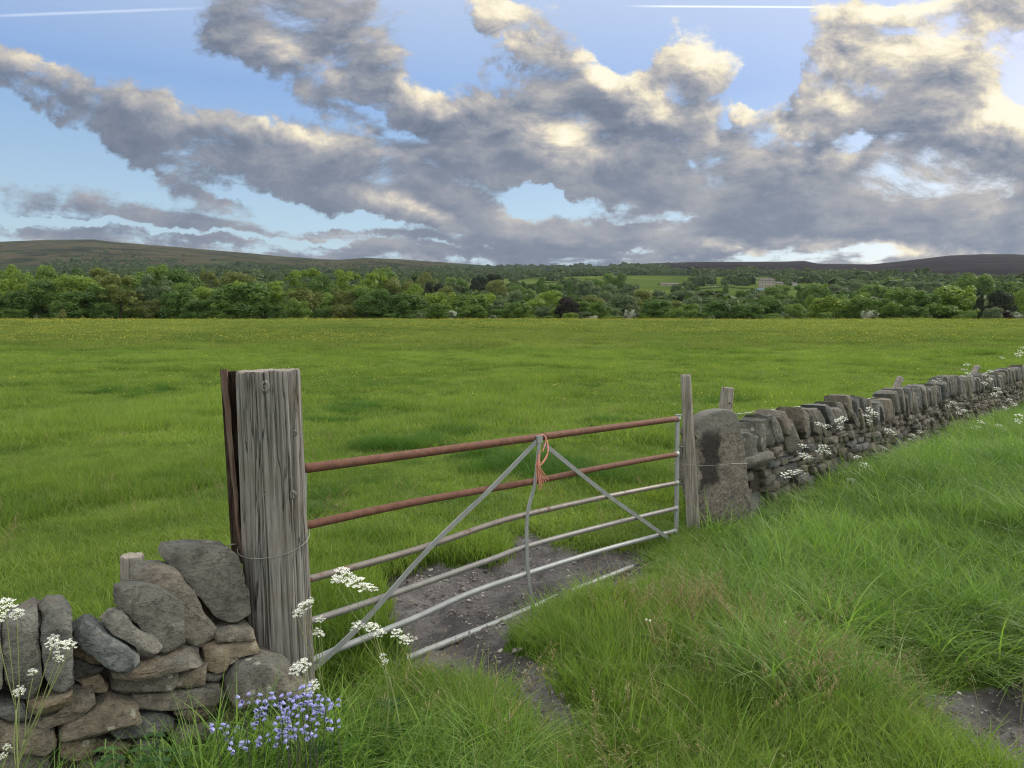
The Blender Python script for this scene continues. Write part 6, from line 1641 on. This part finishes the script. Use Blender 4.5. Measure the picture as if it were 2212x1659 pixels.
# ---------------------------------------------------------------- farm buildings across the valley
M['farm_stone'] = mat('pale_farm_stone', lambda t, b: t.put(b.inputs['Base Color'], ramp(t, t.noise(t.tex('Object'), 1.4, 5, .7), [(.3, (.19, .17, .14)), (.7, (.33, .30, .25))])), .9, .1)
M['farm_roof'] = mat('slate_roof', lambda t, b: t.put(b.inputs['Base Color'], (.11, .10, .095)), .8, .2)
M['pane'] = mat('dark_window_glass', lambda t, b: t.put(b.inputs['Base Color'], (.03, .035, .04)), .15, .6)
M['white_sheet'] = mat('white_shed_cladding', lambda t, b: t.put(b.inputs['Base Color'], (.42, .43, .42)), .6, .3)
M['blue_sheet'] = mat('blue_tarpaulin', lambda t, b: t.put(b.inputs['Base Color'], (.10, .19, .38)), .6, .3)
def house(name, x0, x1, ybase, wallh_px, roofh_px, label, cat, wallm='farm_stone', roofm='farm_roof', windows=3, chimney=True, depth=8, storeys=2):
    p = ground_at((x0 + x1) / 2, ybase); Y = p.y; a, c = W(x0, ybase, Y), W(x1, ybase, Y)
    wd = c.x - a.x; hh = wallh_px / F * Y; rh = roofh_px / F * Y; z0 = p.z - .3; cx = (a.x + c.x) / 2
    e = empty(name, (cx, Y, z0), label, cat)
    b = MB(); b.box((cx, Y + depth / 2, z0 + hh / 2 + .3), wd, depth, hh + .6); 
    for sx in (-1, 1):      # gables
        gx = cx + sx * (wd / 2 - .15); top = z0 + hh + .6
        b.add([(gx - .12, Y, top), (gx - .12, Y + depth, top), (gx - .12, Y + depth / 2, top + rh), (gx + .12, Y, top), (gx + .12, Y + depth, top), (gx + .12, Y + depth / 2, top + rh)], [(0, 1, 2), (3, 5, 4), (0, 2, 5, 3), (1, 4, 5, 2)])
    obj('wall', b.mesh('wall', [M[wallm]], False), e)
    top = z0 + hh + .6; b = MB(); o_ = .4
    for (ya, yb) in ((Y - o_, Y + depth / 2), (Y + depth + o_, Y + depth / 2)):
        V = [(cx - wd / 2 - o_, ya, top - .1), (cx + wd / 2 + o_, ya, top - .1), (cx + wd / 2 + o_, yb, top + rh + .05), (cx - wd / 2 - o_, yb, top + rh + .05)]
        V += [(v[0], v[1], v[2] + .22) for v in V]; b.add(V, [(0, 1, 2, 3), (7, 6, 5, 4), (0, 4, 5, 1), (2, 6, 7, 3), (1, 5, 6, 2), (0, 3, 7, 4)])
    rf = obj('roof', b.mesh('roof', [M[roofm]], False), e)
    if chimney:
        b = MB(); b.box((cx + wd * .3, Y + depth / 2, top + rh + .8), 1.0, 1.0, 2.0); b.box((cx + wd * .3, Y + depth / 2, top + rh + 1.9), .5, .5, .5); obj('chimney', b.mesh('chimney', [M[wallm]], False), e)
    for s_ in range(storeys):
        for k in range(windows):
            wx = cx - wd / 2 + wd * (k + .5) / windows; b = MB(); b.box((wx, Y - .03, z0 + .6 + hh * (s_ + .5) / storeys), 1.0, .12, min(1.3, hh * .3)); obj('window', b.mesh('window', [M['pane']], False), e)
    return e
house('farmhouse', 1643, 1673, 622, 15, 5, 'pale stone farmhouse with a slate roof on the far hillside at right', 'house', windows=4)
house('barn', 1673, 1692, 622, 9, 4, 'lower stone barn joined to the right of the hillside farmhouse', 'barn', windows=2, chimney=False, storeys=1)
house('shed', 1637, 1652, 629, 3, 1.5, 'small blue-roofed shed in front of the hillside farmhouse', 'shed', 'farm_stone', 'blue_sheet', 1, False, 6, 1)
house('barn', 1695, 1722, 617, 4, 2, 'long low pale shed on the slope right of the stone barn', 'barn', 'white_sheet', 'farm_roof', 3, False, 6, 1)
house('farmhouse', 1018, 1047, 634, 9, 5, 'grey stone farmhouse left of the blackish conifers', 'house', windows=3)
house('farmhouse', 1005, 1020, 628, 7, 4, 'small grey stone house behind trees at the left of the farm', 'house', windows=2)
house('shed', 1067, 1088, 640, 4, 2.5, 'grey shed with a pale wall under the blackish conifers', 'shed', 'white_sheet', 'farm_roof', 2, False, 6, 1)
house('shed', 1096, 1121, 641, 5, 3, 'pale shed with a dark roof below the round olive tree', 'shed', 'white_sheet', 'farm_roof', 2, False, 6, 1)
house('shed', 1129, 1150, 641, 5, 2, 'long white-roofed farm shed, brightest of the valley sheds', 'shed', 'white_sheet', 'white_sheet', 2, False, 6, 1)
house('shed', 1148, 1171, 643, 5, 3, 'white gabled shed with a dark open end, rightmost of the valley sheds', 'shed', 'white_sheet', 'farm_roof', 1, False, 6, 1)
house('barn', 1428, 1466, 618, 3.5, 3, 'long grey-roofed barn by the wood left of the hillside farmhouse', 'barn', 'farm_stone', 'farm_roof', 2, False, 9, 1)
# telegraph pole
p = ground_at(1257, 634); e = empty('telegraph_pole', p, 'thin pale telegraph pole in the valley field', 'pole')
h = (634 - 617) / F * p.y; b = MB(); b.tube([p, p + Vector((0, 0, h))], [.22, .16], 8); obj('shaft', b.mesh('shaft', [M['stake']]), e)
b = MB(); b.box(p + Vector((0, 0, h - .8)), 2.0, .15, .15); obj('crossarm', b.mesh('crossarm', [M['stake']], False), e)

# ---------------------------------------------------------------- sheep on the far pasture
M['fleece'] = mat('fleece', lambda t, b: t.put(b.inputs['Base Color'], (.62, .60, .55)), .9, .1)
M['sheep_face'] = mat('dark_sheep_face', lambda t, b: t.put(b.inputs['Base Color'], (.12, .10, .09)), .9, .1)
def ellipsoid(bm, c, r, seg=10):
    m_ = Matrix.Translation(c) @ Matrix.Diagonal((*r, 1)); bmesh.ops.create_uvsphere(bm, u_segments=seg, v_segments=seg // 2 + 2, radius=1, matrix=m_)
def sheep_parts():
    V = [(0, 0, .62), (.0, .32, .64), (0, .52, .66), (0, -.32, .64), (0, -.50, .60), (0, .66, .80), (0, .82, .84), (0, .98, .74),
         (.12, .38, .36), (.12, .40, .02), (-.12, .38, .36), (-.12, .40, .02), (.12, -.36, .40), (.12, -.44, .24), (.12, -.38, .02), (-.12, -.36, .40), (-.12, -.44, .24), (-.12, -.38, .02), (0, -.60, .55), (0, -.64, .40)]
    E = [(0, 1), (1, 2), (0, 3), (3, 4), (2, 5), (5, 6), (6, 7), (1, 8), (8, 9), (1, 10), (10, 11), (3, 12), (12, 13), (13, 14), (3, 15), (15, 16), (16, 17), (4, 18), (18, 19)]
    Rr = [.30, .29, .24, .29, .23, .14, .11, .06, .08, .045, .08, .045, .10, .06, .045, .10, .06, .045, .06, .04]
    me = bpy.data.meshes.new('body'); me.from_pydata(V, E, []); o = bpy.data.objects.new('sheep_skin', me); COL.objects.link(o)
    s = o.modifiers.new('skin', 'SKIN'); s.use_smooth_shade = True
    for i, v in enumerate(me.skin_vertices[0].data): v.radius = (Rr[i], Rr[i]); v.use_root = (i == 0)
    o.modifiers.new('smooth', 'SUBSURF').levels = 1
    dg = bpy.context.evaluated_depsgraph_get(); me2 = bpy.data.meshes.new_from_object(o.evaluated_get(dg)); bpy.data.objects.remove(o)
    me2.materials.clear(); me2.materials.append(M['fleece']); me2.materials.append(M['sheep_face']); me2.name = 'body'
    for p_ in me2.polygons: p_.material_index = 1 if (p_.center.y > .80 or p_.center.z < .22) else 0
    return me2
SH = sheep_parts()
SHP = [(1488, 619, 'leftmost sheep on the far pasture left of the farmhouse'), (1532, 620, 'first of the sheep scattered in the middle of the far pasture'), (1538, 621.5, 'sheep slightly below the first one in the middle of the far pasture'), (1545, 620, 'third sheep across the middle of the far pasture'), (1552, 621, 'fourth sheep across the middle of the far pasture'), (1575, 617, 'rightmost sheep on the far pasture beside the hedge'), (1484, 622, 'sheep nearest the round dark tree on the far pasture'), (1558, 613, 'highest sheep, close under the wood edge')]
for i, (x, y, lb) in enumerate(SHP):
    p = ground_at(x, y); e = empty('sheep', p, lb, 'sheep', 'white sheep grazing on the far pasture'); e.rotation_euler = (0, 0, i * 1.1 + 1.3); e.scale = (1.5, 1.5, 1.5)
    o = bpy.data.objects.new('body', SH); link(o, e)

# ---------------------------------------------------------------- haze: one box of pale air round everything
hz_m = bpy.data.materials.new('haze'); hz_m.use_nodes = True
t = NT(hz_m.node_tree); t.N.clear(); out = t.N.new('ShaderNodeOutputMaterial'); pv = t.N.new('ShaderNodeVolumePrincipled')
pv.inputs['Color'].default_value = (.74, .84, 1.0, 1); pv.inputs['Density'].default_value = HAZE; pv.inputs['Anisotropy'].default_value = .15
t.L.new(pv.outputs[0], out.inputs['Volume'])
zmin, zmax = -30.0, 560.0
b = MB(); b.box((0, 1960, (zmin + zmax) / 2), 13400, 4240, zmax - zmin)
hb = obj('haze', b.mesh('haze', [hz_m], False)); tag(hb, kind='stuff')
